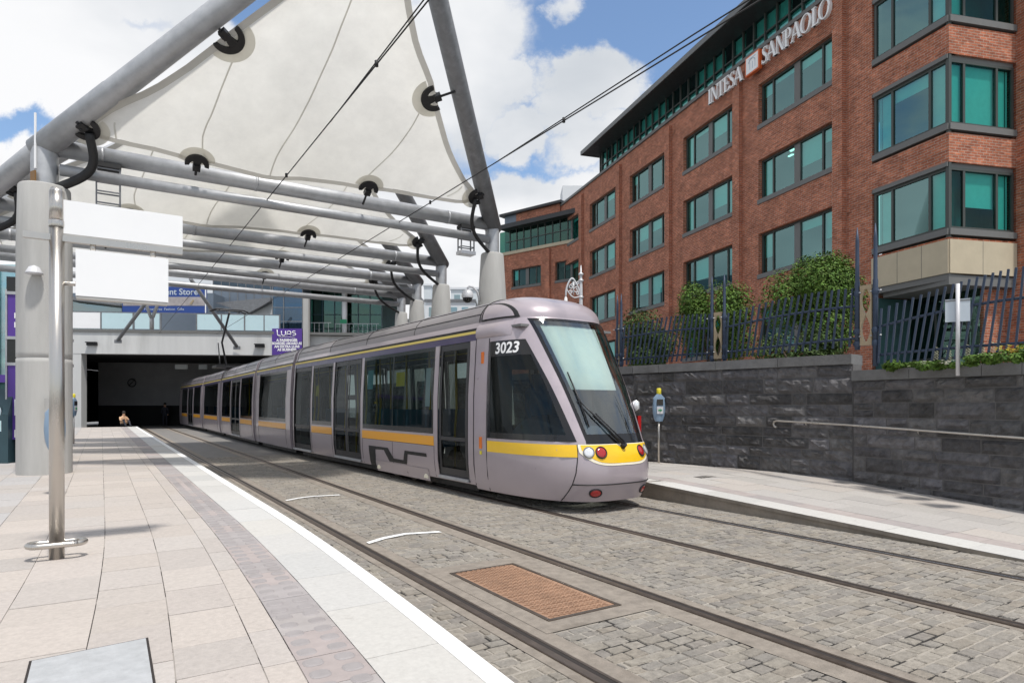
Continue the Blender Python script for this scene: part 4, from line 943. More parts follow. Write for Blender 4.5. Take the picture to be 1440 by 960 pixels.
# overhead contact wires
for l, lb, pair in ((-2.23, 'thin black overhead wire above the near empty track', .13), (1.07, 'thin black overhead wire above the tram, crossing the sky', .10)):
    mb = MB()
    z0 = 6.43
    a, c = LT(l, -14, z0), LT(l, 42, z0)
    mb.tube([a, c], .011, 6)
    pts = []
    for k in range(16):
        t = -14+k*1.0; pts.append(LT(l+.02, t, z0+pair*max(0, min(1, (2-t)/6))))
    mb.tube(pts, .010, 6)
    for t in (-1.2, 4.0):
        mb.tube([LT(l, t, z0-.03), LT(l, t, z0+.05)], .028, 6)
    solo('overhead_wire', mb, M['black'], lb, 'overhead wire', TM, 'overhead contact wires', True)
    for t in (6.0,):
        pass
# ================================================================ TRAM
TB = radians(34.9)
TN = Vector((cos(TB), sin(TB), 0)); TF = Vector((sin(TB), -cos(TB), 0))
TRM = Matrix((TF, Vector((-TF.y, TF.x, 0)), ZV)).transposed().to_4x4(); TRM.translation = S0+TN*1.19     # x forward, y left (away from the viewer), visible side is -y
tram = thing('tram', 'long lilac silver low floor tram with a yellow band, numbered 3023', 'tram', TRM)
def itp(x, X, Y):
    if x <= X[0]: return Y[0]
    for a, c, p, q in zip(X[:-1], X[1:], Y[:-1], Y[1:]):
        if x <= c: return p+(q-p)*(x-a)/(c-a)
    return Y[-1]
WZ = ([.18,.3,.6,1.0,1.8,2.78,2.9,3.0,3.1], [1.10,1.145,1.18,1.19,1.185,1.13,1.115,1.09,1.05])
def Wz(z): return itp(z, *WZ)
RT = lambda k, n: (1.05*cos(pi/2*k/n)**.62, 3.1+.47*sin(pi/2*k/n))    # roof outline
def skin(s, z, off=0): return Vector((s, -(Wz(z)+off), z))
def module_shell(mb, x0, x1, holes, both=True, yaw=None):
    xs = sorted(set([x0, x1]+[h[0] for h in holes]+[h[1] for h in holes])); zb = [.24,.32,.6,.85,1.05,1.09,1.4,1.8,2.2,2.5,2.78,2.9,3.0,3.1]
    for sd in (-1, 1):
        P = [[Vector((x, sd*Wz(z), z)) for x in xs] for z in zb]
        if sd > 0: P = [list(reversed(r)) for r in P]
        X = list(reversed(xs)) if sd > 0 else xs
        def sk(r, c):
            xm, zm = (X[c]+X[c+1])/2, (zb[r]+zb[r+1])/2
            return any(h[0] < xm < h[1] and h[2] < zm < h[3] for h in holes)
        mb.grid(P, 0, True, mf=lambda r, c: 2 if zb[r] >= 2.78 and zb[r+1] <= 2.91 else 0, skip=sk)
    R = [[Vector((x, -RT(k, 10)[0], RT(k, 10)[1])) for x in (x0, x1)] for k in range(11)]
    R2 = [[Vector((x, RT(k, 10)[0], RT(k, 10)[1])) for x in (x1, x0)] for k in range(11)]
    mb.grid(R, 1, True); mb.grid(R2, 1, True)
    # floor pan and end bulkheads
    mb.quad([(x0,-1.1,.33),(x1,-1.1,.33),(x1,1.1,.33),(x0,1.1,.33)], 3)
    mb.quad([(x0,-1.0,2.95),(x1,-1.0,2.95),(x1,1.0,2.95),(x0,1.0,2.95)], 3)
def side_patch(s0, s1, z0, z1, off, nx=2, nz=6, sd=-1):
    mb = MB(); P = [[Vector((s0+(s1-s0)*i/nx, sd*(Wz(z0+(z1-z0)*k/nz)+off), z0+(z1-z0)*k/nz)) for i in range(nx+1)] for k in range(nz+1)]
    mb.grid(P, 0, True); return mb
def ybend(mb, F): return mb.xf(F)
def seat_mb(x, y, face=1):
    mb = MB(); mb.box((-.22,-.22,.0), (.22,.22,.09)); mb.box((-.27 if face > 0 else .19,-.22,.09), (-.19 if face > 0 else .27,.22,.75)); mb.box((-.04,-.04,-.35),(.04,.04,0), 1)
    return mb.xf(Matrix.Translation((x, y, .80)))
def build_module(F, L, doors, wins, seats, poles, first=False):
    """F: module frame inside the tram; x from 0 (front) to -L; doors (x0,x1,leaves); wins (x0,x1,mullions)"""
    sub = lambda mb: mb.xf(F)
    holes = [(a, c, .32, 2.78) for a, c, n in doors]+[(a, c, 1.09, 2.78) for a, c, n in wins]
    mb = MB(); module_shell(mb, -L+(.16), (0.0 if first else -.16), holes)
    body = part('car_body', sub(mb), [M['body'], M['roof'], M['purple'], M['saloon']], tram)
    x1 = 0.0 if first else -.16; x0 = -L+.16
    # trim: dark eave line, pale yellow line
    for sd in (-1, 1):
        for (za, zb_, o_, mm, nm) in ((2.905, 2.95, .012, 'cream', 'yellow_line'), (2.952, 3.0, .008, 'seal', 'eave_gap')):
            t_ = MB(); t_.box((x0, min(sd*(Wz(za)-.01), sd*(Wz(za)+o_)), za), (x1, max(sd*(Wz(za)-.01), sd*(Wz(za)+o_)), zb_)); part(nm, sub(t_), M[mm], tram)
    # roof plank joints
    t_ = MB()
    for k in (2, 5):
        y, z = RT(k, 10); t_.tube([(x0, -y, z+.004), (x1, -y, z+.004)], .008, 5)
    xx = x1-2.6
    while xx > x0+.8:
        t_.tube([(xx, -RT(k, 10)[0], RT(k, 10)[1]+.003) for k in range(11)], .007, 5); xx -= 2.6
    part('roof_joint', sub(t_), M['seal'], tram)
    # end hoops and bellows
    for xe, on in ((x1, not first), (x0, True)):
        if not on: continue
        prof = [(-Wz(z)-.012, z) for z in (.26,.32,.6,1.0,1.8,2.78,3.0)]+[(-RT(k,10)[0]-.01, RT(k,10)[1]+.012) for k in range(11)]+[(RT(k,10)[0]+.01, RT(k,10)[1]+.012) for k in range(9,-1,-1)]+[(Wz(z)+.012, z) for z in (3.0,2.78,1.8,1.0,.6,.32,.26)]
        d_ = -.09 if xe == x1 else .09
        h_ = MB(); h_.grid([[Vector((xe, p[0], p[1])) for p in prof], [Vector((xe+d_, p[0], p[1])) for p in prof]], 0, True)
        h_.grid([[Vector((xe, p[0], p[1])) for p in prof], [Vector((xe, p[0]*.8, .26+(p[1]-.26)*.93)) for p in prof]], 0, False)
        part('end_hoop', sub(h_), M['body'], tram)
    prof = [(-1.02,.3),(-1.08,1.0),(-1.06,2.4),(-.95,3.0),(-.5,3.42),(0,3.46),(.5,3.42),(.95,3.0),(1.06,2.4),(1.08,1.0),(1.02,.3)]
    h_ = MB(); ribs = []
    for k in range(7): ribs.append([Vector((x0-.0-.32*k/6, p[0]*(1.0 if k % 2 else .94), p[1]*(1.0 if k % 2 else .985))) for p in prof])
    h_.grid(ribs, 0, False); part('bellows', sub(h_), M['seal'], tram)
    t_ = MB()
    for (a, c, q) in wins:
        for xx in [a-.03, c+.03]+list(q): t_.tube([skin(xx, z, .001) for z in (.26,.4,.6,.75,.86)], .005, 4)
        t_.tube([skin(xx, .855, .001) for xx in (a, c)], .005, 4)
    for (a, c, n) in doors:
        for xx in (a-.012, c+.012): t_.tube([skin(xx, z, .0) for z in (.27,.6,1.0,1.4,1.8,2.2,2.6,2.79)], .010, 4)
    part('panel_seam', sub(t_), M['seal'], tram)
    # doors
    for (a, c, n) in doors:
        for sd in (-1, 1):
            d_ = MB(); e = (c-a)/n
            def rect(s0, s1, z0, z1, t=-.012):
                P = [[Vector((s, sd*(Wz(z)+t), z)) for s in (s0, s1)] for z in [z0+(z1-z0)*k/6 for k in range(7)]]; d_.grid(P, 0, True)
                P = [[Vector((s, sd*(Wz(z)+t-.04), z)) for s in (s0, s1)] for z in [z0+(z1-z0)*k/6 for k in range(7)]]; d_.grid(P, 0, True)
            for k in range(n):
                s0, s1 = a+.012+e*k, a+e*(k+1)-.012
                rect(s0, s0+.085, .33, 2.77); rect(s1-.085, s1, .33, 2.77); rect(s0+.085, s1-.085, .33, .47); rect(s0+.085, s1-.085, 2.66, 2.77); rect(s0+.085, s1-.085, .985, 1.055, -.010)
            do = part('door', sub(d_), M['doorfr'], tram)
            g_ = MB()
            for k in range(n):
                s0, s1 = a+e*k+.095, a+e*(k+1)-.095
                g_.add(side_patch(s0, s1, .47, .985, -.022, 1, 2, sd)); g_.add(side_patch(s0, s1, 1.055, 2.66, -.022, 1, 6, sd))
            part('door_window', sub(g_), M['tglass'], do)
        t_ = MB(); t_.box((a, -Wz(.3)-.035, .265), (c, -Wz(.3)+.05, .315)); part('door_step', sub(t_), M['steel'], tram)
    # windows with black surround and orange band below
    for (a, c, mul) in wins:
        for sd in (-1, 1):
            f_ = MB()
            def rect(s0, s1, z0, z1):
                P = [[Vector((s, sd*(Wz(z)+.003), z)) for s in (s0, s1)] for z in [z0+(z1-z0)*k/6 for k in range(7)]]; f_.grid(P, 0, True)
            rect(a, a+.05, 1.09, 2.78); rect(c-.05, c, 1.09, 2.78); rect(a+.05, c-.05, 1.09, 1.20); rect(a+.05, c-.05, 2.70, 2.78)
            for m_ in mul: rect(m_-.035, m_+.035, 1.20, 2.70)
            wo = part('window', sub(f_), M['frit'], tram)
            part('pane', sub(side_patch(a+.03, c-.03, 1.15, 2.72, -.004, 1, 6, sd)), M['tglass'], wo)
        part('orange_band', sub(side_patch(a-.03, c+.03, .86, 1.045, .004, 1, 2)), M['yellow'], tram)
    for (x, y, fc) in seats: part('passenger_seat', sub(seat_mb(x, y, fc)), [M['seatblue'], M['blackm']], tram)
    for (x, y) in poles:
        t_ = MB(); t_.tube([(x, y, .34), (x, y, 1.1), (x, y+.04, 1.6), (x, y+.02, 2.93)], .026, 8); part('grab_pole', sub(t_), M['polyellow'], tram)
    t_ = MB(); t_.box((x0+.2, -.95, .10), (x1-.2, .95, .27)); part('underframe', sub(t_), M['seal'], tram)
I = Matrix()
build_module(I, 10.98, [(-1.30,-.21,1),(-7.12,-5.28,2),(-10.86,-9.13,1)], [(-5.1,-1.50,(-3.40,)),(-8.98,-7.3,())],
  [(-2.0,-.75,1),(-2.9,-.75,1),(-3.9,-.75,-1),(-4.7,-.75,-1),(-2.0,.75,1),(-2.9,.75,1),(-3.9,.75,-1),(-4.7,.75,-1),(-7.7,-.75,1),(-8.6,-.75,-1),(-8.0,.75,1)],
  [(-.5,-.6),(-.75,-.75),(-1.1,-.5),(-5.6,-.55),(-5.9,-.8),(-6.2,.0),(-6.5,-.8),(-6.8,-.55),(-5.25,-.8),(-7.9,-.6),(-9.5,-.5),(-10.0,-.8),(-10.4,-.55),(-3.4,-.3),(-4.6,-.3),(-2.2,-.3)], True)
def fr(x, y, yaw): return Matrix.Translation((x, y, 0)) @ Matrix.Rotation(radians(yaw), 4, 'Z')
mods = [(5.55, 1.6, [], [(-4.75,-.75,())], [(-1.5,-.75,1),(-3,-.75,-1),(-4,.7,1)], [(-2.2,-.4)]),
        (9.1, 2.7, [(-5.6,-3.4,2)], [(-3.1,-.5,()),(-8.4,-5.9,())], [(-1.5,-.75,1),(-7,-.75,-1)], [(-3.9,-.5),(-5.1,-.5)]),
        (7.4, 2.7, [], [(-6.4,-1.0,())], [(-2,-.75,1),(-4,-.75,-1)], [(-3,-.3)]),
        (10.6, .8, [(-6.0,-4.0,2)], [(-3.5,-.8,()),(-9.2,-6.5,())], [(-2,-.75,1)], [(-5,-.5)])]
cx, cy = -10.98, 0
for (L_, yaw, do, wi, se, po) in mods:
    F = Matrix.Translation((cx, cy, 0)) @ Matrix.Rotation(radians(-yaw), 4, 'Z')
    build_module(F, L_, do, wi, se, po)
    e = F @ Vector((-L_, 0, 0)); cx, cy = e.x, e.y
endm = MB()
prof = [(-Wz(z), z) for z in (.26,.6,1.0,1.8,2.78,3.0)]+[(-RT(k,10)[0], RT(k,10)[1]) for k in range(11)]+[(RT(k,10)[0], RT(k,10)[1]) for k in range(9,-1,-1)]+[(Wz(z), z) for z in (3.0,2.78,1.8,1.0,.6,.26)]
endm.quad([F @ Vector((-L_+.15, p[0], p[1])) for p in prof]); part('rear_end', endm, M['body'], tram)
# ---- cab
TZ = ([.18,.45,.65,.9,1.09,1.6,2.0,2.5,3.1], [2.40,2.52,2.53,2.48,2.39,2.15,1.95,1.66,1.30])
def Tz(z): return itp(z, *TZ)
def s_of(y, z): r = min(1, abs(y)/Wz(z)); return Tz(z)*max(0, 1-r**3)**(1/3)
def y_of(s, z): r = min(1, s/Tz(z)); return Wz(z)*max(0, 1-r**3)**(1/3)
def nrm_at(y, z):
    e = .01; yy = max(-Wz(z)*.985, min(Wz(z)*.985, y))
    a = Vector((s_of(yy+e, z)-s_of(yy-e, z), 2*e, 0)); c = Vector((s_of(yy, z+e)-s_of(yy, z-e), 0, 2*e)); n = a.cross(c).normalized()
    return n if n.x > 0 else -n
def FS(y, z, off=0):
    p = Vector((s_of(y, z), y, z)); return p+nrm_at(y, z)*off if off else p
def SS(s, z, off=0, sd=-1):        # by distance along the side
    y = sd*y_of(s, z); p = Vector((s, y, z)); return p+nrm_at(y, z)*off if off else p
def yw(z): return .58+(.80-.58)*max(0, min(1, (z-1.09)/2.0)) if z > 1.09 else .58+(1.09-z)*.16
def yp(z): return yw(z)+.13+.02*(z-1.09)
zb = [.18,.30,.45,.62,.80,.95,1.05,1.09]+[1.09+(2.72-1.09)*k/10 for k in range(1, 11)]+[2.85,2.95,3.03,3.1]
def col_pts(z):
    out = []
    s2 = s_of(yp(z), z)
    s1 = min(.44, s2*.5)
    left = [SS(s, z) for s in (0, s1*.33, s1*.66)]+[SS(s1+(s2-s1)*k/7, z) for k in range(8)]
    y2, y3 = yp(z), yw(z)
    left += [FS(-(y2+(y3-y2)*k/2), z) for k in (1, 2)]+[FS(-y3*(1-k/8), z) for k in range(1, 9)]
    right = [Vector((p.x, -p.y, p.z)) for p in left[:-1]][::-1]
    return left+right
rowsP = [col_pts(z) for z in zb]; NC = len(rowsP[0]); H_ = (NC-1)//2
iz = {round(z, 3): k for k, z in enumerate(zb)}; k109, k272 = iz[1.09], iz[2.72]
def cab_region(r, c):
    cc = c if c < H_ else NC-2-c
    if cc >= 12 and k109 <= r: return 'W' if zb[r] < 3.03 else 'B'
    if 3 <= cc < 10 and k109 <= r < k272: return 'S'
    return 'B'
cab = MB(); cab.grid(rowsP, 0, True, skip=lambda r, c: cab_region(r, c) != 'B')
# roof dome over the cab
dome = []
for k in range(0, 13):
    v = pi/2*k/12; W_, T_, z_ = 1.05*cos(v)**.62, 1.30*cos(v)**.75, 3.1+.47*sin(v); row = []
    base = col_pts(3.1)
    for p in base:
        ang = atan2(p.y/1.05, p.x/1.30); row.append(Vector((p.x/1.30*T_, p.y/1.05*W_, z_)))
    dome.append(row)
cab.grid(dome, 0, True)
cab.grid([[Vector((p.x, p.y, .18)) for p in rowsP[0]], [Vector((p.x*.86, p.y*.86, .14)) for p in rowsP[0]]], 0, True)
cabo = part('cab_shell', cab, M['body'], tram)
ws = MB(); ws.grid(rowsP, 0, True, skip=lambda r, c: cab_region(r, c) != 'W'); wso = part('windscreen', ws, M['wglass'], tram)
# black border of the windscreen
fb = MB()
def front_patch(mb, y0f, y1f, z0, z1, off, ny=8, nz=8):
    P = []
    for k in range(nz+1):
        z = z0+(z1-z0)*k/nz; a, c = y0f(z), y1f(z); P.append([FS(a+(c-a)*i/ny, z, off) for i in range(ny+1)])
    mb.grid(P, 0, True)
front_patch(fb, lambda z: -yw(z)-.015, lambda z: yw(z)+.015, 1.055, 1.20, .004, 14, 3)
front_patch(fb, lambda z: -yw(z)-.015, lambda z: -yw(z)+.035, 1.20, 3.03, .004, 1, 14)
front_patch(fb, lambda z: yw(z)-.055, lambda z: yw(z)+.015, 1.20, 3.03, .004, 1, 14)
front_patch(fb, lambda z: -yw(z)-.015, lambda z: yw(z)+.015, 3.03, 3.075, .004, 14, 1)
part('border', fb, M['frit'], wso)
for sd in (-1, 1):
    sw = MB(); sw.grid(rowsP, 0, True, skip=lambda r, c: not (cab_region(r, c) == 'S' and ((c < H_) == (sd < 0)))); so_ = part('cab_window', sw, M['tglass'], tram)
    bo = MB()
    def sedge(z, f): s2 = s_of(yp(z), z); s1 = min(.44, s2*.5); return s1+(s2-s1)*f
    def spatch(f0, f1, z0, z1, nx, nz):
        P = []
        for k in range(nz+1):
            z = z0+(z1-z0)*k/nz; a, c = sedge(z, 0)+(f0 if f0 >= 0 else 0), 0
            s0 = sedge(z, f0); s1 = sedge(z, f1); P.append([SS(s0+(s1-s0)*i/nx, z, .004, sd) for i in range(nx+1)])
        bo.grid(P, 0, True)
    spatch(0, .05, 1.09, 2.72, 1, 12); spatch(.95, 1, 1.09, 2.72, 1, 12); spatch(.05, .95, 1.09, 1.19, 8, 2); spatch(.05, .95, 2.46, 2.72, 8, 3)
    part('border', bo, M['frit'], so_)
    yb = MB(); P = []
    for z in (.86, .93, 1.0, 1.045): s2 = s_of(yp(z), z); P.append([SS(.44+(s2-.44)*i/10, z, .004, sd) for i in range(11)])
    yb.grid(P, 0, True); part('yellow_band', yb, M['yellow2'], tram)
# yellow front mask with pale trim
def mask(mb, grow, off):
    P = []
    for i in range(29):
        f = -1+2*i/28; y = f*(.68+grow); zt = 1.04+grow*.3-(.07*max(0, 1-abs(y-.02)/.11) if grow == 0 else 0); zl = .765-grow+.20*abs(f)**5
        P.append([FS(y, zl+(zt-zl)*k/6, off) for k in range(7)])
    mb.grid(P, 0, True)
mb = MB(); mask(mb, .035, .004); tm = part('mask_trim', mb, M['pale'], tram)
mb = MB(); mask(mb, 0, .008); part('front_mask', mb, M['yellow2'], tram)
# panel gaps
mb = MB()
mb.tube([FS(-yp(.45)+2*yp(.45)*k/24, .45, .001) for k in range(25)], .010, 5)
for sd in (-1, 1): mb.tube([FS(sd*(yp(z) if z < 1.09 else yp(1.09)), z, .001) for z in (1.05,.95,.8,.62,.45,.34,.24,.19)], .008, 5)
mb.tube([Vector((.005, -Wz(z)-.003, z)) for z in (.25,.6,1,1.4,1.8,2.2,2.6,2.9)], .008, 5)
mb.tube([Vector((-.004, -RT(k,10)[0]-.004, RT(k,10)[1]+.004)) for k in range(11)], .012, 5)
mb.tube([SS(.42, z, .002) for z in (.2,.45,.8,1.05,1.5,2.0,2.5,2.78)], .007, 5)
part('panel_gap', mb, M['seal'], tram)
# roof side fairing: quarter-round panel with dark outline, and lip below
def RS(s, k, off=0):
    v = pi/2*k; W_, T_, z_ = 1.05*cos(v)**.62, 1.30*cos(v)**.75, 3.1+.47*sin(v); y = W_*max(0, 1-min(1, s/T_)**3)**(1/3); p = Vector((s, -y, z_)); n = Vector((.35*s, -y, .55)).normalized(); return p+n*off
for (gr, off, mm, nm) in ((.075, .012, 'seal', 'fairing_gap'), (0, .030, 'body', 'roof_fairing')):
    mb = MB(); P = []
    for i in range(17):
        f = i/16; s = .12-gr+(.78+2*gr)*f; top = (.40+gr*1.0)*max(0, (1-f**2.2))**.6; P.append([RS(s, .02-gr*.3+(top-.02+gr*.3)*j/6, off) for j in range(7)])
    mb.grid(P, 0, True); part(nm, mb, M[mm], tram)
mb = MB(); mb.grid([[SS(s, z, o_*(1 if s < .6 else max(.08, (1-(s-.6)/.34)))) for s in [0.02+.9*k/12 for k in range(13)]] for z, o_ in ((2.80,.004),(2.83,.035),(2.92,.05),(3.0,.035),(3.05,.006))], 0, True); part('cab_lip', mb, M['body'], tram)
# lamps
def lamp(y, z, r, mm, name='headlight', ey=1.0):
    n = nrm_at(y, z); o = FS(y, z, .006); X = n.cross(ZV).normalized(); Y = X.cross(n)
    Mx = Matrix((X, Y, n)).transposed().to_4x4(); Mx.translation = o
    mb = MB(); mb.lathe([(r*1.22,-.02),(r*1.24,.005),(r*1.04,.012),(r*1.0,.0)], 20); mb.v = [Mx @ Vector((p.x, p.y*ey, p.z)) for p in mb.v]; ho = part(name, mb, M['steeldk'] if name == 'headlight' else M['seal'], tram)
    mb = MB(); mb.lathe([(r,.002),(r*.85,.010),(r*.5,.014),(0,.015)], 20); mb.v = [Mx @ Vector((p.x, p.y*ey, p.z)) for p in mb.v]; part('lens', mb, M[mm], ho)
for sd in (-1, 1):
    lamp(sd*.60, .935, .072, 'clearlens'); lamp(sd*.42, .93, .080, 'redlens', 'tail_light')
lamp(-.50, .32, .085, 'redlens', 'fog_lamp', .72); lamp(.50, .32, .085, 'redlens', 'fog_lamp', .72)
for z in (2.46, 1.0):
    mb = MB(); mb.box((-.035,-.02,-.10), (.035,.03,.10)); mb.xf(Matrix.Translation(SS(.24, z, -.005))); part('marker_light', mb, M['amber'], tram)
mb = MB(); mb.box((-.03,-.014,-.03), (.03,.03,.03)); mb.xf(Matrix.Translation(SS(.24, .83, -.005))); part('marker_light', mb, M['posteryel'], tram)
# wiper
mb = MB(); pts = [FS(y, z, .05) for y, z in ((.02,1.02),(-.12,1.16),(-.36,1.45),(-.55,1.72))]; mb.tube(pts, [.03,.016,.014,.008], 7)
pts = [FS(y, z, .045) for y, z in ((.06,1.05),(-.08,1.2),(-.34,1.5))]; mb.tube(pts, .012, 6); mb.tube([FS(.02, 1.0, .0), FS(.02, 1.02, .07)], .045, 8)
mb.tube([FS(y, z, .03) for y, z in ((-.50,1.30),(-.52,1.7),(-.56,2.15))], .012, 6)
part('wiper', mb, M['blackm'], tram)
mb = MB(); mb.lathe([(0,.10),(.06,.07),(.07,-.05),(0,-.09)], 10); mb.xf(Matrix.Translation(FS(.82, 1.62, .05))); part('side_lamp', mb, M['clearlens'], tram)
mb = MB(); mb.box((-.05,-.03,-.14), (.05,.05,.14)); mb.xf(Matrix.Translation(FS(.93, 1.32, .02))); part('side_lamp', mb, M['redlens'], tram)
# fleet number on the cab window
tmb = text_mb('3023', .255, Matrix(), 0, 'LEFT', .006, 1.03); nb = MB()
nb.f, nb.m, nb.sm, nb.c = tmb.f, tmb.m, tmb.sm, tmb.c
nb.v = [SS(.60+p.x, 2.585+p.y, .0075) for p in tmb.v]; part('fleet_number', nb, M['lettering'], tram)
# interior of the cab: dashboard, screen blind with painted sky sheen, driver seat, bulkhead
mb = MB(); rows_ = []
for k in range(9):
    f = k/8; rr = cos(f*pi/2)
    rows_.append([Vector((.75+1.15*rr*cos(a)*1.05, .88*rr**.7*sin(a)*1.05, 1.02+.46*sin(f*pi/2))) for a in [-pi/2+pi*j/14 for j in range(15)]])
mb.grid(rows_, 0, True); mb.box((.1,-.98,.34), (1.35,.98,1.03)); part('dashboard', mb, M['dash'], tram)
mb = MB(); mb.box((.35,-.25,1.03),(.8,.25,1.16)); mb.box((.25,-.25,1.1),(.4,.25,1.95)); mb.box((.27,-.13,1.95),(.37,.13,2.2)); part('driver_seat', mb, M['seatblue'], tram)
mb = MB(); mb.box((-.05,-1.05,.34),(-.02,-.35,2.95)); mb.box((-.05,.35,.34),(-.02,1.05,2.95)); mb.box((-.05,-.35,2.3),(-.02,.35,2.95)); mb.box((-.02,-1.0,2.93),(1.15,1.0,2.97)); part('cab_bulkhead', mb, M['saloon'], tram)
mb = MB(); front_patch(mb, lambda z: -yw(z)+.12, lambda z: yw(z)-.25, 1.92, 3.0, -.07, 8, 6); part('sky_sheen_blind', mb, M['shade'], tram)  # blind whitened to stand in for sky reflected in the upper windscreen
# bogie skirt cut line on the long window bay
mb = MB()
cut = [(-4.70,.24),(-4.73,.70),(-3.64,.70),(-3.35,.48),(-2.87,.48),(-2.78,.69),(-1.80,.69)]; cin = [(-4.40,.24),(-4.33,.63),(-3.86,.64),(-3.60,.40),(-2.72,.40),(-2.64,.62),(-1.77,.62)]
for k in range(6):
    q = [Vector(p) for p in (cut[k], cut[k+1], cin[k+1], cin[k])]
    P = [[skin(*((q[0].lerp(q[1], i/5)).lerp(q[3].lerp(q[2], i/5), j/3)), .006) for j in range(4)] for i in range(6)]; mb.grid(P, 0, False)
part('skirt_gap', mb, M['seal'], tram)
mb = MB(); P = [[skin(s, z, .012) for s in (-4.36, -3.9, -3.4, -2.8, -2.2, -1.75)] for z in (.14,.22,.38)]; mb.grid(P, 0, True)
for s in (-4.25, -1.90): mb.prism([(-.09,0),(.09,0),(.09,.05),(0,.11),(-.07,.05)], 0, .025, 1, Matrix.Translation(skin(s, .19, .012)) @ Matrix.Rotation(radians(90), 4, 'X'))
part('bogie_skirt', mb, [M['body'], M['pale']], tram)
for x in (-2.4, -3.1, -4.0):
    for sd in (-.75, .75):
        mb = MB(); mb.tube([(x, sd-.06, .29), (x, sd+.06, .29)], .28, 20); part('wheel', mb, M['railsteel'], tram)
# notices stuck inside the windows
for (s0, s1, z0, z1, mm) in ((-4.88,-4.55,2.02,2.46,'poster'), (-3.28,-2.85,2.05,2.35,'posteryel'), (-1.88,-1.68,1.62,2.38,'frostpan'), (-8.7,-8.45,1.9,2.2,'posteryel')):
    part('notice', side_patch(s0, s1, z0, z1, -.015, 1, 2), M[mm], tram)
# pantograph
pt = Matrix.Translation((-25.2, -.35, 0)); mb = MB()
mb.tube([(0,0,3.5),(-1.3,0,4.9),(.55,0,6.25)], .05, 8); mb.tube([(-.1,-.3,3.55),(-1.2,-.2,4.85)], .03, 6); mb.box((-.6,-.6,3.5),(.6,.6,3.62)); mb.xf(pt)
po = part('pantograph', mb, M['blackm'], tram)
mb = MB(); mb.tube([(.2,-.85,6.28),(.2,-.6,6.37),(.2,.6,6.37),(.2,.85,6.28)], .035, 8); mb.tube([(.75,-.85,6.28),(.75,-.6,6.37),(.75,.6,6.37),(.75,.85,6.28)], .035, 8); mb.bar((.2,-.5,6.3),(.75,-.5,6.3),.04,.04); mb.bar((.2,.5,6.3),(.75,.5,6.3),.04,.04); mb.xf(pt); part('collector_head', mb, M['blackm'], po)
# ================================================================ BRIDGE, TUNNEL, STATION BEHIND
BA, BB = px(96, 569, 42.0), px(484, 569, 44.2); BA.z = BB.z = 0
bd = (BB-BA); BL = bd.length; bd.normalize(); bn = Vector((-bd.y, bd.x, 0))       # bn points away from the camera
BRM = Matrix((bd, bn, ZV)).transposed().to_4x4(); BRM.translation = BA
br = thing('bridge', 'pale concrete bridge over the dark tunnel mouth with glass balustrade', 'bridge', BRM)
mb = MB(); mb.box((-9, 0, 5.02), (13.6, 26, 6.45)); mb.box((13.62, .3, 4.9), (BL+1.2, 26, 6.42)); mb.box((-9, -.08, 6.45), (BL+1.2, 26, 6.62), 1); part('deck', mb, [M['fascia'], M['frame2']], br)
mb = MB(); mb.box((-9, 0.02, -.2), (.78, .7, 5.02)); part('abutment', mb, M['fascia'], br)
mb = MB(); mb.box((13.8, 1.0, -.2), (14.6, 26, 5.02)); part('tunnel_wall', mb, M['tunnelshade'], br)
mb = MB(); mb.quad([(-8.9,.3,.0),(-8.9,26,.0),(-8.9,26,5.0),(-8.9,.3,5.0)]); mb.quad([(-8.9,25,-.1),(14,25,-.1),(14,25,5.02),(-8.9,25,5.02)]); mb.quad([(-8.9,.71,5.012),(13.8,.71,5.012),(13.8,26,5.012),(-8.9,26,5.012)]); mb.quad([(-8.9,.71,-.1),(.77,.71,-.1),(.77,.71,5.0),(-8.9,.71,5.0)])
part('tunnel_lining', mb, M['tunnelshade'], br)
mb = MB(); mb.box((-2.5, 9, 1.6), (11.5, 9.3, 5.0)); mb.box((-2.5, 9.02, -.1), (11.5, 9.3, 1.6), 1); part('inner_wall', mb, [M['tunnelpanel'], M['tunnelshade']], br)
for x, lb in ((1.5, 0), (12.1, 0)):
    mb = MB(); mb.box((x-.3, -.22, 5.55), (x+.3, 0, 5.72)); mb.prism([(x-.34,-.30),(x+.34,-.30),(x+.3,-.02),(x-.3,-.02)], 5.72, 5.78); part('bulkhead_light', mb, M['black'], br)
for x0, x1 in ((4.4,5.3),(6.1,6.7)): mb = MB(); mb.box((x0, 5.9, 4.35), (x1, 5.99, 4.7)); part('tunnel_sign', mb, M['paleblue'], br)
mb = MB(); mb.lathe([(.30,.0),(.34,.02),(.26,.02)], 20); mb.bar((-.22,-.22,.015),(.22,.22,.015),.06,.03); mb.xf(Matrix.Translation((.0,8.99,3.4)) @ Matrix.Rotation(radians(90), 4, 'X')); part('roundel', mb, M['black'], br)
x = .1; k = 0
gaps = [(0,1.9,1),(2.0,3.9,0),(4.05,5.6,0),(8.0,9.5,0),(9.6,11.0,0),(11.1,12.3,0),(12.35,13.3,0),(-4,-2.1,0),(-2.0,-.1,0)]
for a, c, wh in gaps:
    mb = MB(); mb.box((a, .1, 6.70), (c, .12, 7.75)); part('balustrade_panel', mb, M['sign'] if wh else M['frostpan'], br)
mb = MB()
for x in (-4.05,-2.05,-.05,1.95,3.97,5.68,7.95,9.55,11.05,12.33,13.35): mb.box((x-.035,.08,6.62),(x+.035,.16,7.8))
mb.box((-5,.09,7.76),(13.4,.15,7.81)); part('balustrade_post', mb, M['steeldk'], br)
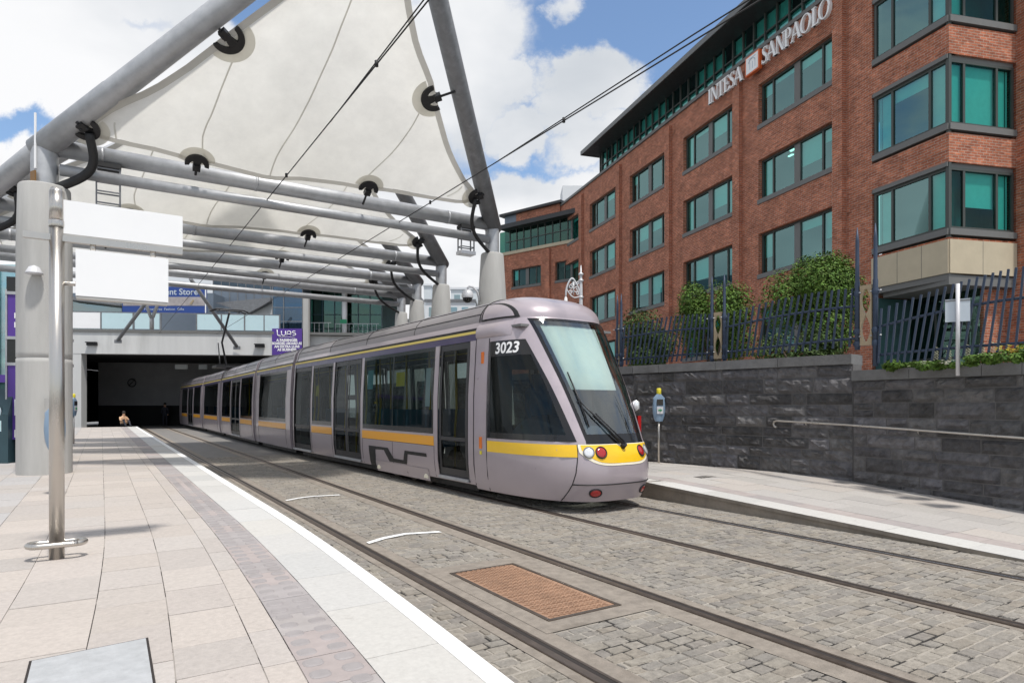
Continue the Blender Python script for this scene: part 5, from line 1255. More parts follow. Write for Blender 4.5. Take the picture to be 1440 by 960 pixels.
# diagonal struts from the fascia up to the canopy
for P, Q in ((px(166,478,41.9), px(206,424,39)), (px(333,487,43.1), px(268,392,37.5))):
    mb = MB(); mb.tube([P, Q], .11, 10); mb.box((P.x-.22, P.y-.05, P.z-.2), (P.x+.22, P.y+.06, P.z+.02)); solo('strut', mb, M['steeldk'], 'slanting grey steel strut rising from the bridge fascia '+('below the white signs' if P.x < -20 else 'beside the raised pantograph'), 'strut', Matrix.Translation(P), 'struts of the bridge', True)
mb = MB(); a = px(207,432,40); 
mb.tube([px(196,400,40.5), px(212,446,40.8)], .10, 10); mb.tube([px(232,400,40.5), px(215,446,40.8)], .10, 10)
mb.tube([px(213.5,443,40.9), px(213.5,463,41.2)], .13, 8)
solo('strut_node', mb, M['steel'], 'pale V shaped pair of struts meeting at a joint above the bridge', 'strut', Matrix.Translation(px(214,455,41)), None, True)
# purple sign with the operator's lettering
so_ = px(404, 480.5, 43.6); sg = thing('hanging_sign', 'purple tram company sign with white lettering on the bridge', 'sign', Matrix.Translation(so_))
wS, hS = 42*43.6/900, 37*43.6/900
mb = MB(); mb.box((-wS/2, -.06, -hS/2), (wS/2, .08, hS/2)); part('sign_board', mb, M['signpurple'], sg)
def line(txt, size, x, z, sx=1, bold=.004): return text_mb(txt, size, basis((x, -.068, z), (1,0,0), (0,0,1)), 0, 'CENTER', bold, sx)
def luas(mb, x, z, h):
    r = h*.075; tb = lambda P: mb.tube([(x+p[0]*h, -.068, z+p[1]*h) for p in P], r, 6)
    arc = lambda cx, cy, rx, ry, a0, a1, n=8: [(cx+rx*cos(radians(a0+(a1-a0)*k/n)), cy+ry*sin(radians(a0+(a1-a0)*k/n))) for k in range(n+1)]
    tb([(-1.55,.55),(-1.5,.1)]+arc(-1.25,-.05,.25,.35,180,270)+[(-.95,-.40)])
    tb([(-.85,.35),(-.82,-.1)]+arc(-.5,-.1,.32,.30,180,360)+[(-.18,.35)])
    tb([(.0,-.40)]+[(.08,-.1)]+arc(.38,.02,.30,.33,170,0)+[(.68,-.40)]); tb([(.1,-.15),(.66,-.15)])
    tb(arc(1.2,.18,.28,.17,40,270)+arc(1.2,-.18,.28,.18,90,-140))
mb = MB(); luas(mb, -.02, .58, .42); part('lettering', mb, M['lettering'], sg)
mb = MB(); mb.tube([(-.55+1.1*k/12, -.066, .28+.05*sin(pi*k/12)) for k in range(13)], .012, 5); part('swoosh', mb, M['lettering'], sg)
for i, s in enumerate(('A PASSENGER', 'BOARDED ABOARD AS', 'AN EXTRA LUAS', 'AS BUSINESS')): part('lettering', line(s, .235, 0, .10-.215*i, .98 if i != 1 else .82, .012), M['lettering'], sg)
# concrete post and white landing beside the sign, green glazed hall, lift shaft, store sign, cladding blocks
def block(name, label, x0, x1, y0, y1, D, dep, m, cat='building'):
    a, c = px(x0, y1, D), px(x1, y0, D); mb = MB(); mb.box((0, 0, 0), (c.x-a.x, dep, c.z-a.z)); return thing(name, label, cat, Matrix.Translation(a)), mb, c.x-a.x, c.z-a.z
th, mb, w_, h_ = block('concrete_post', 'tall pale concrete post right of the purple sign', 426, 433.5, 418, 500, 43.5, .35, None, 'post'); part('shaft', mb, M['concrete'], th)
th, mb, w_, h_ = block('station_hall', 'green glazed station hall with railing and white column behind the tram', 434, 535, 405, 492, 48, 8, None)
mb = MB(); mb.box((0,.9,0), (w_,8,h_)); part('glass_wall', mb, M['interior'], th)
mb = MB(); mb.box((0,.55,.8), (w_,.58,h_)); go = part('window', mb, M['paneg'], th)
mb = MB()
for k in range(7): mb.box((w_*k/6-.03,.48,.8), (w_*k/6+.03,.56,h_))
for z in (1.6, 2.7): mb.box((0,.49,z), (w_,.55,z+.05))
part('mullion', mb, M['teal'], th)
mb = MB(); mb.box((0,-1.2,-.6), (w_*.38,.4,.85)); mb.box((w_*.38,-.6,.35), (w_,.4,.8), 1); part('landing', mb, [M['sign'], M['fascia']], th)
mb = MB(); mb.tube([(2.72,-.1,.6), (2.72,-.1,h_)], .2, 14); part('column', mb, M['sign'], th)
mb = MB(); mb.box((2.45,-.34,1.95),(2.95,-.31,2.25)); part('exit_sign', mb, M['paneg'] if False else mat('green_sign', (.02,.3,.14), .4), th)
mb = MB()
for k in range(16): mb.bar((.1+.34*k,-1.1 if k < 6 else -.5,.85), (.1+.34*k,-1.1 if k < 6 else -.5,1.9), .025, .025)
mb.bar((0,-1.1,1.9),(2.0,-1.1,1.9),.04,.04); mb.bar((2.1,-.5,1.9),(w_,-.5,1.9),.04,.04); part('railing', mb, M['steel'], th)
mb = MB(); mb.prism([(-1.5,-2.5),(w_+2.2,-1.5),(w_+2.2,8),(-1.5,8)], h_, h_+.35); part('roof', mb, M['steeldk'], th)
mb = MB(); mb.lathe([(0,0),(.5,.0),(.45,-.12),(0,-.16)], 14, 0, (.3,-1.6,h_-.02)); part('soffit_light', mb, M['lettering'], th)
th, mb, w_, h_ = block('lift_shaft', 'blue glazed lift shaft above the purple sign', 383, 426, 398, 470, 46, 2.2, None, 'lift shaft')
mb = MB(); mb.box((.1,.3,0), (w_-.1,2.2,h_)); part('core', mb, M['bluefac'], th)
mb = MB(); mb.box((0,0,0), (w_,.03,h_)); part('window', mb, M['paneb'], th)
mb = MB()
for x in (0, w_*.36, w_-.05): mb.box((x,-.05,0), (x+.05,.0,h_))
for z in (.9, 1.9, 2.7): mb.box((.05,-.04,z), (w_-.05,.0,z+.05))
part('mullion', mb, M['steeldk'], th)
mb = MB(); mb.box((.7,.06,2.35), (w_-.15,.25,2.55)); part('landing_edge', mb, mat('bright_blue_panel', (.03,.22,.5), .4), th)
mb = MB()
for k in range(3): mb.box((.9+.35*k,.1,.05),(.95+.35*k,.2,1.9))
mb.box((.85,.1,1.2),(1.75,.2,1.26)); part('lift_cage', mb, M['bronze'], th)
th, mb, w_, h_ = block('shop_sign', 'blue and grey department store banner behind the bridge balustrade', 172, 290, 403, 440, 46, .15, None, 'sign')
part('sign_board', mb, M['blue'], th)
mb = MB(); mb.box((.05,-.012,.52), (w_-.1,0,1.15)); mb.box((w_-.08,-.02,0),(w_,.0,h_),1); part('picture_band', mb, [M['signgrey'], M['sign']], th)
mb = MB(); mb.prism([(w_-1.2,.65),(w_-.95,.98),(w_-.85,.9),(w_-1.05,.6)], 0, .02); mb.xf(Matrix.Translation((0,-.02,0)) @ Matrix.Rotation(radians(90), 4, 'X') ); part('picture_motif', mb, M['bronze'], th)
part('lettering', text_mb('Department Store', .62, basis((w_*.52, -.014, 1.50), (1,0,0), (0,0,1)), 0, 'CENTER', .01), M['greyline'], th)
part('lettering', text_mb('Homewares  Fashion  Gifts', .26, basis((w_*.5, -.014, .27), (1,0,0), (0,0,1)), 0, 'CENTER', 0), M['greyline'], th)
th, mb, w_, h_ = block('station_building', 'blue grey clad station block with dark window bands above the bridge', 300, 392, 340, 470, 52, 9, None)
part('cladding', mb, M['bluefac'], th)
mb = MB()
for z in (3.6, 5.1, 6.6): mb.box((-.01,-.03,z), (w_,.0,z+.9))
wo = part('window', mb, M['paneb'], th)
mb = MB()
for k in range(9): mb.box((w_*k/8-.03,-.05,0), (w_*k/8+.03,-.03,h_))
part('mullion', mb, M['steeldk'], th)
th, mb, w_, h_ = block('entrance_canopy', 'dark wedge shaped entrance canopy under the station block', 303, 380, 416, 440, 47.2, 3, None, 'canopy')
mb = MB(); mb.prism([(0,.75),(w_,1.15),(w_,.85),(w_*.6,.0),(w_*.55,.0)], -3, 0, 0, Matrix.Rotation(radians(90), 4, 'X')); part('soffit', mb, M['steeldk'], th)
mb = MB(); mb.box((w_*.62,.6,-.9), (w_,3,.8)); part('wall', mb, M['fascia'], th)
th, mb, w_, h_ = block('station_building', 'low grey station concourse seen over the balustrade behind the white signs', 60, 300, 412, 470, 50, 10, None)
part('cladding', mb, M['bluefac'], th)
mb = MB(); mb.box((2.4,-.04,.3), (6.2,-.0,2.6)); part('window', mb, M['glassteal'], th)
mb = MB(); mb.prism([(2.2,2.9),(6.8,2.2),(6.8,2.05),(2.2,2.6)], 0, 1.2, 0, Matrix.Rotation(radians(90), 4, 'X')); part('sloping_roof', mb, M['steeldk'], th)
# pale distant buildings seen between the columns
for (x0,x1,y0,y1,D,lb,m) in ((634,676,407,450,75,'pale flat roofed building between the two nearest right columns','paleblue'),(596,606,402,450,80,'slim pale tower behind the second right column','paleblue'),(598,668,424,460,70,'small white building with a dark roof edge behind the tram roof','palegrey'),(540,600,452,480,66,'low white wall beyond the farthest columns','palegrey')):
    th, mb, w_, h_ = block('distant_building', lb, x0, x1, y0, y1, D, 8, None); part('wall', mb, M[m], th)
    mb = MB(); mb.box((-.1,-.15,h_), (w_+.1,8,h_+.25)); part('roof', mb, M['palegrey'] if D > 72 else M['steeldk'], th)
    mb = MB()
    for k in range(int(w_/1.2)): mb.box((.4+1.2*k,-.02,h_-1.6), (1.1+1.2*k,.03,h_-.6))
    if mb.f: part('window', mb, M['glassteal'], th)
# glass building and street front at the far left
th, mb, w_, h_ = block('glass_building', 'blue glass fronted building at the far left edge', -160, 26, 372, 606, 25, .8, None)
mb = MB(); mb.box((0,.4,0),(w_,.8,h_)); part('rooms', mb, M['frostpan'], th)
mb = MB(); mb.box((0,0,2.2),(w_,.03,h_)); part('window', mb, M['glassteal'], th)
mb = MB(); mb.box((0,-.05,1.9),(w_,.05,2.2)); part('purple_band', mb, M['signpurple'], th)
mb = MB(); mb.box((0,-.02,0),(w_,.02,1.9)); part('shopfront', mb, M['interior'], th)
mb = MB()
for k in range(8): mb.box((w_*k/7-.05,-.06,0),(w_*k/7+.02,-.05,h_))
part('mullion', mb, M['steel'], th)
# ---------------- totem, ticket machine
tp = LT(-6.83, 9.42, PZ); th = thing('information_totem', 'tall purple information totem with white panels behind the thick column', 'totem', TRZ(tp, radians(14)))
mb = MB(); mb.box((-.30,-.16,0), (.62,.16,.55)); part('plinth', mb, M['steeldk'], th)
mb = MB(); mb.box((-.48,-.2,.55), (.70,.2,4.12)); part('panel', mb, M['signpurple'], th)
mb = MB()
for z in (2.30, 2.92, 3.98): mb.box((-.52,-.23,z), (.74,.23,z+.07))
mb.box((-.52,-.22,.5),(-.485,.22,4.1)); part('band', mb, M['steel'], th)
for z0, z1 in ((2.37,2.92),(4.05,4.4)): mb = MB(); mb.box((-.5,-.21,z0), (.72,.21,z1)); part('display', mb, M['frit'], th)
mb = MB()
for z in (2.78, 2.68, 2.57, 2.47): mb.box((-.30,-.216,z),(.3,-.2105,z+.03))
part('display_text', mb, M['amber'], th)
for z0, z1 in ((3.42,3.55),(3.20,3.33),(.60,.78),(1.12,1.5)): mb = MB(); mb.box((-.34,-.206,z0),(.5,-.2005,z1)); part('notice', mb, M['lettering'], th)
mb = MB(); mb.prism([(-.30,2.08),(.30,2.08),(.30,1.75),(0,1.58),(-.30,1.75)], .2005, .206, 0, Matrix.Rotation(radians(90), 4, 'X')); part('notice', mb, M['lettering'], th)
mb = MB(); mb.bar((-.15,-.21,1.72),(.15,-.21,2.0),.05,.01); mb.bar((-.15,-.21,2.0),(.15,-.21,1.72),.05,.01); mb.box((-.2,-.212,1.16),(.24,-.207,1.4)); part('symbol', mb, M['frame'], th)
tp = LT(-7.52, 9.6, PZ); th = thing('ticket_machine', 'dark teal ticket machine at the far left edge of the platform', 'ticket machine', TRZ(tp, radians(10)))
mb = MB(); mb.box((-.5,-.3,0),(.34,.3,1.15)); mb.prism([(-.3,1.15),(.3,1.15),(.3,1.75),(-.05,1.75)], -.5, .34, 0, Matrix(((0,0,1,0),(1,0,0,0),(0,1,0,0),(0,0,0,1)))); part('cabinet', mb, M['teal'], th)
mb = MB(); mb.box((-.2,-.306,.75),(.2,-.3,1.0)); part('screen', mb, M['frostpan'], th)
mb = MB(); mb.lathe([(0,.03),(.17,.02),(.2,0)], 16); mb.xf(Matrix.Translation((.0,-.3,1.22)) @ Matrix.Rotation(radians(90), 4, 'X')); part('logo_disc', mb, M['greyline'], th)
# ---------------- steel sign pole
PB = LT(-5.82, -2.8, PZ)
th = thing('sign_pole', 'brushed steel pole with two blank white signs and a rounded foot rail', 'sign pole', TRZ(PB, A0))
mb = MB(); mb.tube([(0,0,-.02),(0,0,3.0)], .058, 24); mb.tube([(0,0,3.0),(0,0,3.27)], .058, 24); mb.lathe([(.061,2.95),(.064,2.96),(.064,3.0),(.061,3.01)], 24); mb.lathe([(.058,3.27),(.045,3.30),(0,3.31)], 24); part('pole', mb, M['stainless'], th)
mb = MB(); pts = []
for k in range(25):
    a = 2*pi*k/24; pts.append((.0+.17*(abs(cos(a))**.75)*(1 if cos(a) > 0 else -1), .075*(abs(sin(a))**.75)*(1 if sin(a) > 0 else -1), .115))
pts = []
def stad(hx, r, z, n=8): return [(hx+r*cos(a), r*sin(a), z) for a in [-pi/2+pi*k/n for k in range(n+1)]]+[(-hx+r*cos(a), r*sin(a), z) for a in [pi/2+pi*k/n for k in range(n+1)]]
P = stad(.125, .085, .135); mb.tube(P+[P[0], P[1]], .026, 10); part('foot_rail', mb, M['stainless'], th)
mb = MB()
def sbox(mb, x0, x1, z0, z1, y=.0, t=.03, m=0): mb.box((x0, y-t, z0), (x1, y+t, z1), m)
mb.bar((-.24,-.01,2.855),(1.0,-.01,2.855), .055, .055); part('crossbar', mb, M['stainless'], th)
mb = MB(); mb.tube([(.03,0,2.46),(.2,0,2.46)], .02, 10); part('crossbar', mb, M['stainless'], th)
mb = MB(); sbox(mb, .05, 1.0, 2.90, 3.20); s1 = part('sign_board', mb, M['sign'], th, label='wide white upper sign board')
mb = MB(); sbox(mb, .05, 1.0, 2.884, 2.899, 0, .032); part('edge_rail', mb, M['signside'], s1)
mb = MB(); sbox(mb, .14, .875, 2.35, 2.768, 0, .055); s2 = part('sign_board', mb, M['sign'], th, label='deep white lower sign box')
mb = MB(); sbox(mb, .145, .87, 2.325, 2.349, 0, .05); part('edge_rail', mb, M['signside'], s2)
for x in (.27, .75):
    mb = MB(); mb.tube([(x,0,2.765),(x,0,2.84)], .024, 10); part('hanger', mb, M['stainless'], th)
# ---------------- ticket validators
def validator(label, P, rz, group='ticket validators'):
    th = thing('ticket_validator', label, 'ticket validator', TRZ(P, rz), group)
    mb = MB(); mb.tube([(0,0,-.02),(0,0,1.1)], .026, 12); part('post', mb, M['stainless'], th)
    mb = MB(); P_ = []
    for k in range(13):
        f = k/12; z = .98+.66*f; wv = .155*max(.0, (sin(pi*min(1, max(0, .06+.90*f))))**.32) if f < .82 else .155*max(.28, 1-(f-.82)*4.2); dv = .075*(.45+.55*sin(pi*min(1, .12+.8*f)))
        P_.append([Vector((wv*cos(a), dv*sin(a), z)) for a in [2*pi*j/20 for j in range(21)]])
    mb.grid(P_, 0, True); mb.quad(P_[-1][:-1]); mb.quad(P_[0][:-1][::-1]); part('housing', mb, M['tealbody'], th)
    mb = MB(); mb.lathe([(.05,1.62),(.055,1.64),(.055,1.74),(.045,1.76),(0,1.765)], 14); part('beacon', mb, M['posteryel'], th)
    mb = MB(); mb.box((-.075,-.084,1.36),(.075,-.072,1.50)); part('screen', mb, M['frit'], th)
    mb = MB(); mb.box((-.075,-.086,1.16),(.075,-.074,1.33)); fo = part('reader_face', mb, M['glassteal'] if False else M['lampgrey'], th)
    mb = MB(); mb.bar((-.045,-.09,1.245),(.045,-.09,1.245),.006,.03); mb.bar((0,-.09,1.2),(0,-.09,1.29),.03,.006); part('symbol', mb, mat('reader_green', (.03,.28,.12), .4), fo)
    return th
validator('slate blue ticket validator with yellow top by the dark stone wall', LT(5.60, 1.05, .28), A0-.45)
validator('slate blue ticket validator half hidden behind the steel sign pole', Vector((*gp(77, 697, PZ).xy, PZ-.28)), A0+2.6)
validator('small distant ticket validator on the far left platform', LT(-6.3, 17.5, PZ), A0+1.0)
# ---------------- wall handrail
def wall_at(P, t):
    for a, c in zip(P[:-1], P[1:]):
        if min(a[1], c[1]) <= t <= max(a[1], c[1]): return a[0]+(c[0]-a[0])*(t-a[1])/(c[1]-a[1])
    return P[-1][0]
hr = [LT(wall_at(W1, -1.75)-.13, -1.75, 1.325), LT(wall_at(W1, -3.1)-.13, -3.1, 1.27), LT(wall_at(W2, -5.92)-.14, -5.92, 1.165), LT(wall_at(W2, -9)-.14, -9, 1.04)]
th = thing('handrail', 'thin steel handrail with a hooked end on the dark stone wall', 'handrail', TRZ(hr[0], A0))
e = hr[0]; mb = MB(); hook = [e+U*.02-ZV*.13, e+U*.07-ZV*.12, e+U*.10-ZV*.07, e+U*.08-ZV*.015, e+U*.02]
mb.tube(hook+hr, .021, 10); part('rail', mb, M['stainless'], th, True)
for t in (-2.3, -4.4, -6.6):
    Wp = W1 if t > -3.1 else W2; l = wall_at(Wp, t); a = LT(l-.13, t, itp(-t, [1.75,3.1,5.92,9], [1.325,1.27,1.165,1.04])); mb = MB(); mb.tube([a, a-ZV*.06+NV*.03, a-ZV*.07+NV*.13], .01, 6); part('bracket', mb, M['stainless'], th, True)
# ---------------- railings on the wall
def post_pair(pxs, D, zb, zt, label, ztop_panel, P=None):
    """two tall blue posts with a carved tan panel between them"""
    A, Bp = P
    d = (Bp-A); w_ = d.length; d.normalize(); n_ = Vector((d.y, -d.x, 0)); Mx = Matrix((d, -n_, ZV)).transposed().to_4x4(); Mx.translation = A+ZV*zb
    th = thing('railing_post', label, 'railing post', Mx, 'tall railing posts')
    H2 = zt-zb
    for x in (0, w_):
        mb = MB(); mb.tube([(x,0,-.3 if x else 0),(x,0,H2*.55),(x,0,H2*.56),(x,0,H2-.25),(x,0,H2)], [.042,.042,.034,.030,.008], 12)
        for z in (.1,.32,.98):
            mb.tube([(x-.07,0,z),(x+.07,0,z)], .022, 8); mb.lathe([(.05,z-.05),(.056,z-.02),(.056,z+.02),(.05,z+.05)], 12, 0, (x,0,0))
        part('post', mb, M['fence'], th)
    hh = ztop_panel; mb = MB(); x0, x1 = .055, w_-.055; cx_ = (x0+x1)/2; hw = (x1-x0)/2
    N_ = 24; Lq = []
    for k in range(N_+1):
        f = k/N_; z = .10+(hh-.10)*f; o = abs(sin(2*pi*f*1.0))*hw*.78
        Lq.append((z, o))
    for (z0, o0), (z1, o1) in zip(Lq[:-1], Lq[1:]):
        for sgn in (-1, 1):
            P4 = [(cx_+sgn*o0, z0), (cx_+sgn*hw, z0), (cx_+sgn*hw, z1), (cx_+sgn*o1, z1)]
            for y in (-.02, .02): mb.quad([(p[0], y, p[1]) for p in P4])
            mb.quad([(P4[0][0],-.02,z0),(P4[0][0],.02,z0),(P4[3][0],.02,z1),(P4[3][0],-.02,z1)])
    mb.box((x0,-.022,.07),(x1,.022,.14)); mb.box((x0,-.022,hh-.04),(x1,.022,hh+.03)); part('carved_panel', mb, M['bronze'], th)
    mb = MB()
    for z in (.22,.98):
        for x in (-.1, .06, w_-.06, w_+.1): mb.lathe([(0,.02),(.018,.012),(.02,0)], 8, 0, (x,-.03,z))
    part('bolt', mb, M['steel'], th)
    return A, Bp
def rail_bay(label, A, C, zb, n, lean, hh, wave):
    d = (C-A); w_ = d.length; d.normalize(); Mx = Matrix((d, -Vector((d.y,-d.x,0)), ZV)).transposed().to_4x4(); Mx.translation = A+ZV*zb
    th = thing('railing', label, 'railing', Mx, 'railings of leaning bars along the wall')
    for (z, r) in ((.20, .022), (hh-.30, .022)):
        mb = MB(); mb.tube([(w_*k/16, 0, z+wave(k/16)*(.6 if z > .5 else .15)) for k in range(17)], r, 8); part('rail', mb, M['fence'], th)
    for k in range(n):
        f = (k+.7)/(n+.4); x = f*w_; ln = lean(f); zt = hh+wave(f)
        mb = MB(); mb.bar((x-ln*.3, -.03, .06), (x+ln*.7, -.03, zt), .030, .030, 0, Vector((0,1,0))); part('bar', mb, M['fence'], th)
ZB1 = 2.61
def onwall(px_, P, off=.16):
    # point on the wall centre line under pixel column px_
    best = None
    for k in range(0, 2000):
        t = -11.9+k*.012; l = wall_at(P, t)+off; p = LT(l, t); x = 720+900*p.x/p.y
        if best is None or abs(x-px_) < best[0]: best = (abs(x-px_), p)
    return best[1]
A1, A2 = onwall(1206, W1), onwall(1231, W1+[(6.47,-4.5)] if False else [(6.47,-3.7)]+W1[0:0]+[(6.47,-3.1)]+W1[1:]) 
B1, B2 = onwall(1001, W1), onwall(1019, W1)
C1, C2 = onwall(868, W1), onwall(873.5, W1)
post_pair(None, 0, ZB1, 4.75, 'pair of tall blue posts with a carved tan panel at the wall step', 1.08, (A1, A2))
post_pair(None, 0, ZB1, 4.55, 'pair of tall blue posts with a carved tan panel behind the wall middle', 1.08, (B1, B2))
post_pair(None, 0, ZB1, 4.5, 'pair of tall blue posts just right of the tram windscreen', 1.08, (C1, C2))
ln1 = lambda f: .04+.22*sin(pi*f); wv = lambda f: .10*sin(2*pi*f-1.2)
rail_bay('blue railing bay between the two tan panelled post pairs', B2, A1, ZB1, 20, ln1, 1.05, lambda f: .10*sin(pi*f*.9))
rail_bay('blue railing bay ending beside the tram windscreen', C2, B1, ZB1, 20, ln1, 1.05, lambda f: .10*sin(pi*f*.9))
D1 = A2; D2 = px(1520, 569, 8.9); D2.z = 0
rail_bay('blue railing bay with bars leaning above the flower bed', D1, D2, 2.30, 25, lambda f: .03+.17*sin(pi*min(1, f*1.15)), .98, lambda f: .42*sin(pi*f*.62)-.02)
# white sign on post behind the railing
sp_ = px(1347, 569, 9.9); sp_.z = 2.1; th = thing('sign_post', 'pale steel post with a small square white sign in the flower bed', 'sign', TRZ(sp_, -.5))
mb = MB(); mb.tube([(0,0,0),(0,0,1.42)], .028, 12); part('post', mb, M['lampgrey'], th)
mb = MB(); mb.box((-.16,.03,.84),(.16,.05,1.19)); mb.box((-.16,.025,1.155),(.16,.03,1.18),1); part('sign_board', mb, [M['greyline'], M['steeldk']], th)
# ---------------- ornate street lamp
lp = px(817, 569, 25); lp.z = 2.2; th = thing('street_lamp', 'ornate white swan neck street lamp in front of the brick building', 'street lamp', TRZ(lp, .1))
hL = 1.65+196/900*25-2.2; mb = MB(); mb.tube([(0,0,0),(0,0,1.2),(0,0,hL-1.2),(0,0,hL-.55),(0,0,hL)], [.12,.09,.07,.055,.015], 12)
for z in (1.2, hL-1.25, hL-.6, hL-.35): mb.lathe([(.05,z-.06),(.10,z-.02),(.10,z+.02),(.05,z+.06)], 12)
part('post', mb, M['lampgrey'], th)
zc = hL-1.25; mb = MB(); arc = [(-.0,0,zc),(-.12,0,zc+.40),(-.32,0,zc+.72),(-.46,0,zc+.62),(-.58,0,zc+.30),(-.60,0,zc+.02)]
def smooth(P, n=4):
    V = [Vector(p) for p in P]; out = []
    for i in range(len(V)-1):
        p0, p1, p2, p3 = V[max(0,i-1)], V[i], V[i+1], V[min(len(V)-1,i+2)]
        for k in range(n):
            t = k/n; out.append(.5*((2*p1)+(-p0+p2)*t+(2*p0-5*p1+4*p2-p3)*t*t+(-p0+3*p1-3*p2+p3)*t**3))
    out.append(V[-1]); return out
mb.tube(smooth(arc), .035, 8)
for (cx_, cz_, r_) in ((-.2,.28,.13),(-.38,.40,.11),(-.28,.52,.09),(-.42,.18,.09),(-.12,.15,.08),(-.12,.55,.07)):
    mb.tube([(cx_+r_*(1-k/26)*cos(k*.42), 0, zc+cz_+r_*(1-k/26)*sin(k*.42)) for k in range(20)], .022, 6)
mb.tube(smooth([(-.02,0,zc+.05),(-.25,0,zc-.02),(-.45,0,zc+.12),(-.56,0,zc+.3)]), .025, 6); mb.tube([(-.3,0,zc+.1),(-.3,0,zc+.6)], .02, 6); part('scroll_bracket', mb, M['lampgrey'], th)
mb = MB(); mb.lathe([(.03,.02),(.06,-.05),(.07,-.18),(.17,-.32),(.18,-.34),(0,-.34)], 16, 0, (-.60,0,zc)); part('lamp_shade', mb, M['lettering'], th)
mb = MB(); mb.lathe([(.15,-.34),(.15,-.46),(.08,-.56),(0,-.58)], 14, 0, (-.60,0,zc)); part('globe', mb, M['frostpan'], th)
# ---------------- shrubs and flowers
def crown(mb, c, rad, n, leaf, rr, lumps=9, squash=1.0):
    L_ = []
    for k in range(lumps):
        a = rr.uniform(0, 2*pi); e = rr.uniform(-.5, 1); q = rr.uniform(.35, .75)
        L_.append((Vector((cos(a)*rad[0]*q, sin(a)*rad[1]*q, e*rad[2]*.62)), rr.uniform(.35, .55)))
    for _ in range(n):
        lc, ls = rr.choice(L_); d = Vector((rr.gauss(0,1), rr.gauss(0,1), rr.gauss(0,1))).normalized()
        p = c+lc+Vector((d.x*rad[0], d.y*rad[1], d.z*rad[2]))*ls*rr.uniform(.65, 1.05)
        n_ = (d+Vector((rr.uniform(-.7,.7), rr.uniform(-.7,.7), rr.uniform(0,.9)))).normalized(); t_ = n_.cross(Vector((rr.uniform(-1,1), rr.uniform(-1,1), rr.uniform(-1,1)))).normalized(); b_ = n_.cross(t_)
        s = leaf*rr.uniform(.6, 1.3); q = rr.uniform(.65, 1.4); mb.cur = (q*rr.uniform(.9,1.25), q, q*rr.uniform(.6,1.1))
        mb.quad([p-t_*s, p+b_*s*.42, p+t_*s, p-b_*s*.42])
def shrub(label, P, rad, zc, n, leaf, m, seed, group='shrubs behind the railings'):
    rr = random.Random(seed); th = thing('shrub', label, 'shrub', Matrix.Translation(P), group)
    mb = MB(); crown(mb, Vector((0,0,zc)), rad, n, leaf, rr, 13); part('foliage', mb, M[m], th, col=True)
    mb = MB()
    for k in range(5):
        a = 2*pi*k/5; mb.tube([(.05*cos(a),.05*sin(a),-.3),(.2*cos(a),.2*sin(a),zc*.5),(rad[0]*.5*cos(a),rad[1]*.5*sin(a),zc+rad[2]*.2)], [.06,.04,.012], 6)
    part('stem', mb, M['bark'], th)
def at(x, D, z): p = px(x, 569, D); p.z = z; return p
shrub('large bushy green shrub in front of the brick wall', at(1146, 15.2, 2.2), (1.15,.9,1.5), 1.75, 30000, .040, 'leafA', 1)
shrub('smaller rounded green shrub behind the post pair', at(1004, 19.5, 2.2), (1.10,.9,1.45), 1.75, 20000, .045, 'leafA', 2)
shrub('low dark green shrub close to the tram windscreen', at(912, 23, 2.2), (1.0,.9,1.3), 1.5, 10000, .055, 'leafB', 3)
shrub('deep green hedge shrub filling the gap under the large shrub', at(1120, 13.9, 2.2), (1.0,.5,.7), .55, 5000, .045, 'leafB', 4)
bed = MB()
for k in range(10):
    t0, t1 = -3.2-.6*k, -3.8-.6*k; bed.quad([(wall_at(W2,t0)+.35,t0,2.22),(wall_at(W2,t1)+.35,t1,2.22),(wall_at(W2,t1)+1.6,t1,2.24),(wall_at(W2,t0)+1.6,t0,2.24)])
struct('soil', bed, M['soil'], TM)
rr = random.Random(9)
def plant(label, P, rad, n, leaf, fl, m='leafA'):
    th = thing('bedding_plant', label, 'plant', Matrix.Translation(P), 'bedding plants along the wall top'); mb = MB(); crown(mb, Vector((0,0,rad[2]*.8)), rad, n, leaf, rr, 6); part('foliage', mb, M[m], th, col=True)
    if fl:
        mb = MB()
        for _ in range(fl[1]):
            a = rr.uniform(0, 2*pi); q = rr.uniform(0, 1); p = Vector((cos(a)*rad[0]*q, sin(a)*rad[1]*q, rad[2]*1.5*rr.uniform(.6,1.1)))
            for j in range(5): b_ = 2*pi*j/5; mb.quad([p, p+Vector((cos(b_)*.025, sin(b_)*.025, .012)), p+Vector((cos(b_+.7)*.025, sin(b_+.7)*.025, .012))])
        part('flower', mb, M[fl[0]], th)
    return th
plant('dense low green plant at the step of the wall', at(1262, 11.2, 2.22), (.28,.2,.13), 1400, .035, None)
plant('sprawling bedding plant with white flowers near the sign post', at(1300, 10.6, 2.2), (.30,.2,.10), 900, .03, ('flower', 26))
plant('green leafy bedding plant just right of the sign post', at(1378, 9.6, 2.2), (.30,.2,.13), 1400, .034, ('flower', 14))
plant('bedding plant with yellow flowers at the right edge', at(1428, 9.0, 2.2), (.26,.2,.17), 1200, .034, ('flowery', 60), 'leafA')
plant('thin bedding plant with white flowers left of the sign post', at(1330, 10.2, 2.2), (.24,.2,.09), 700, .03, ('flower', 22))
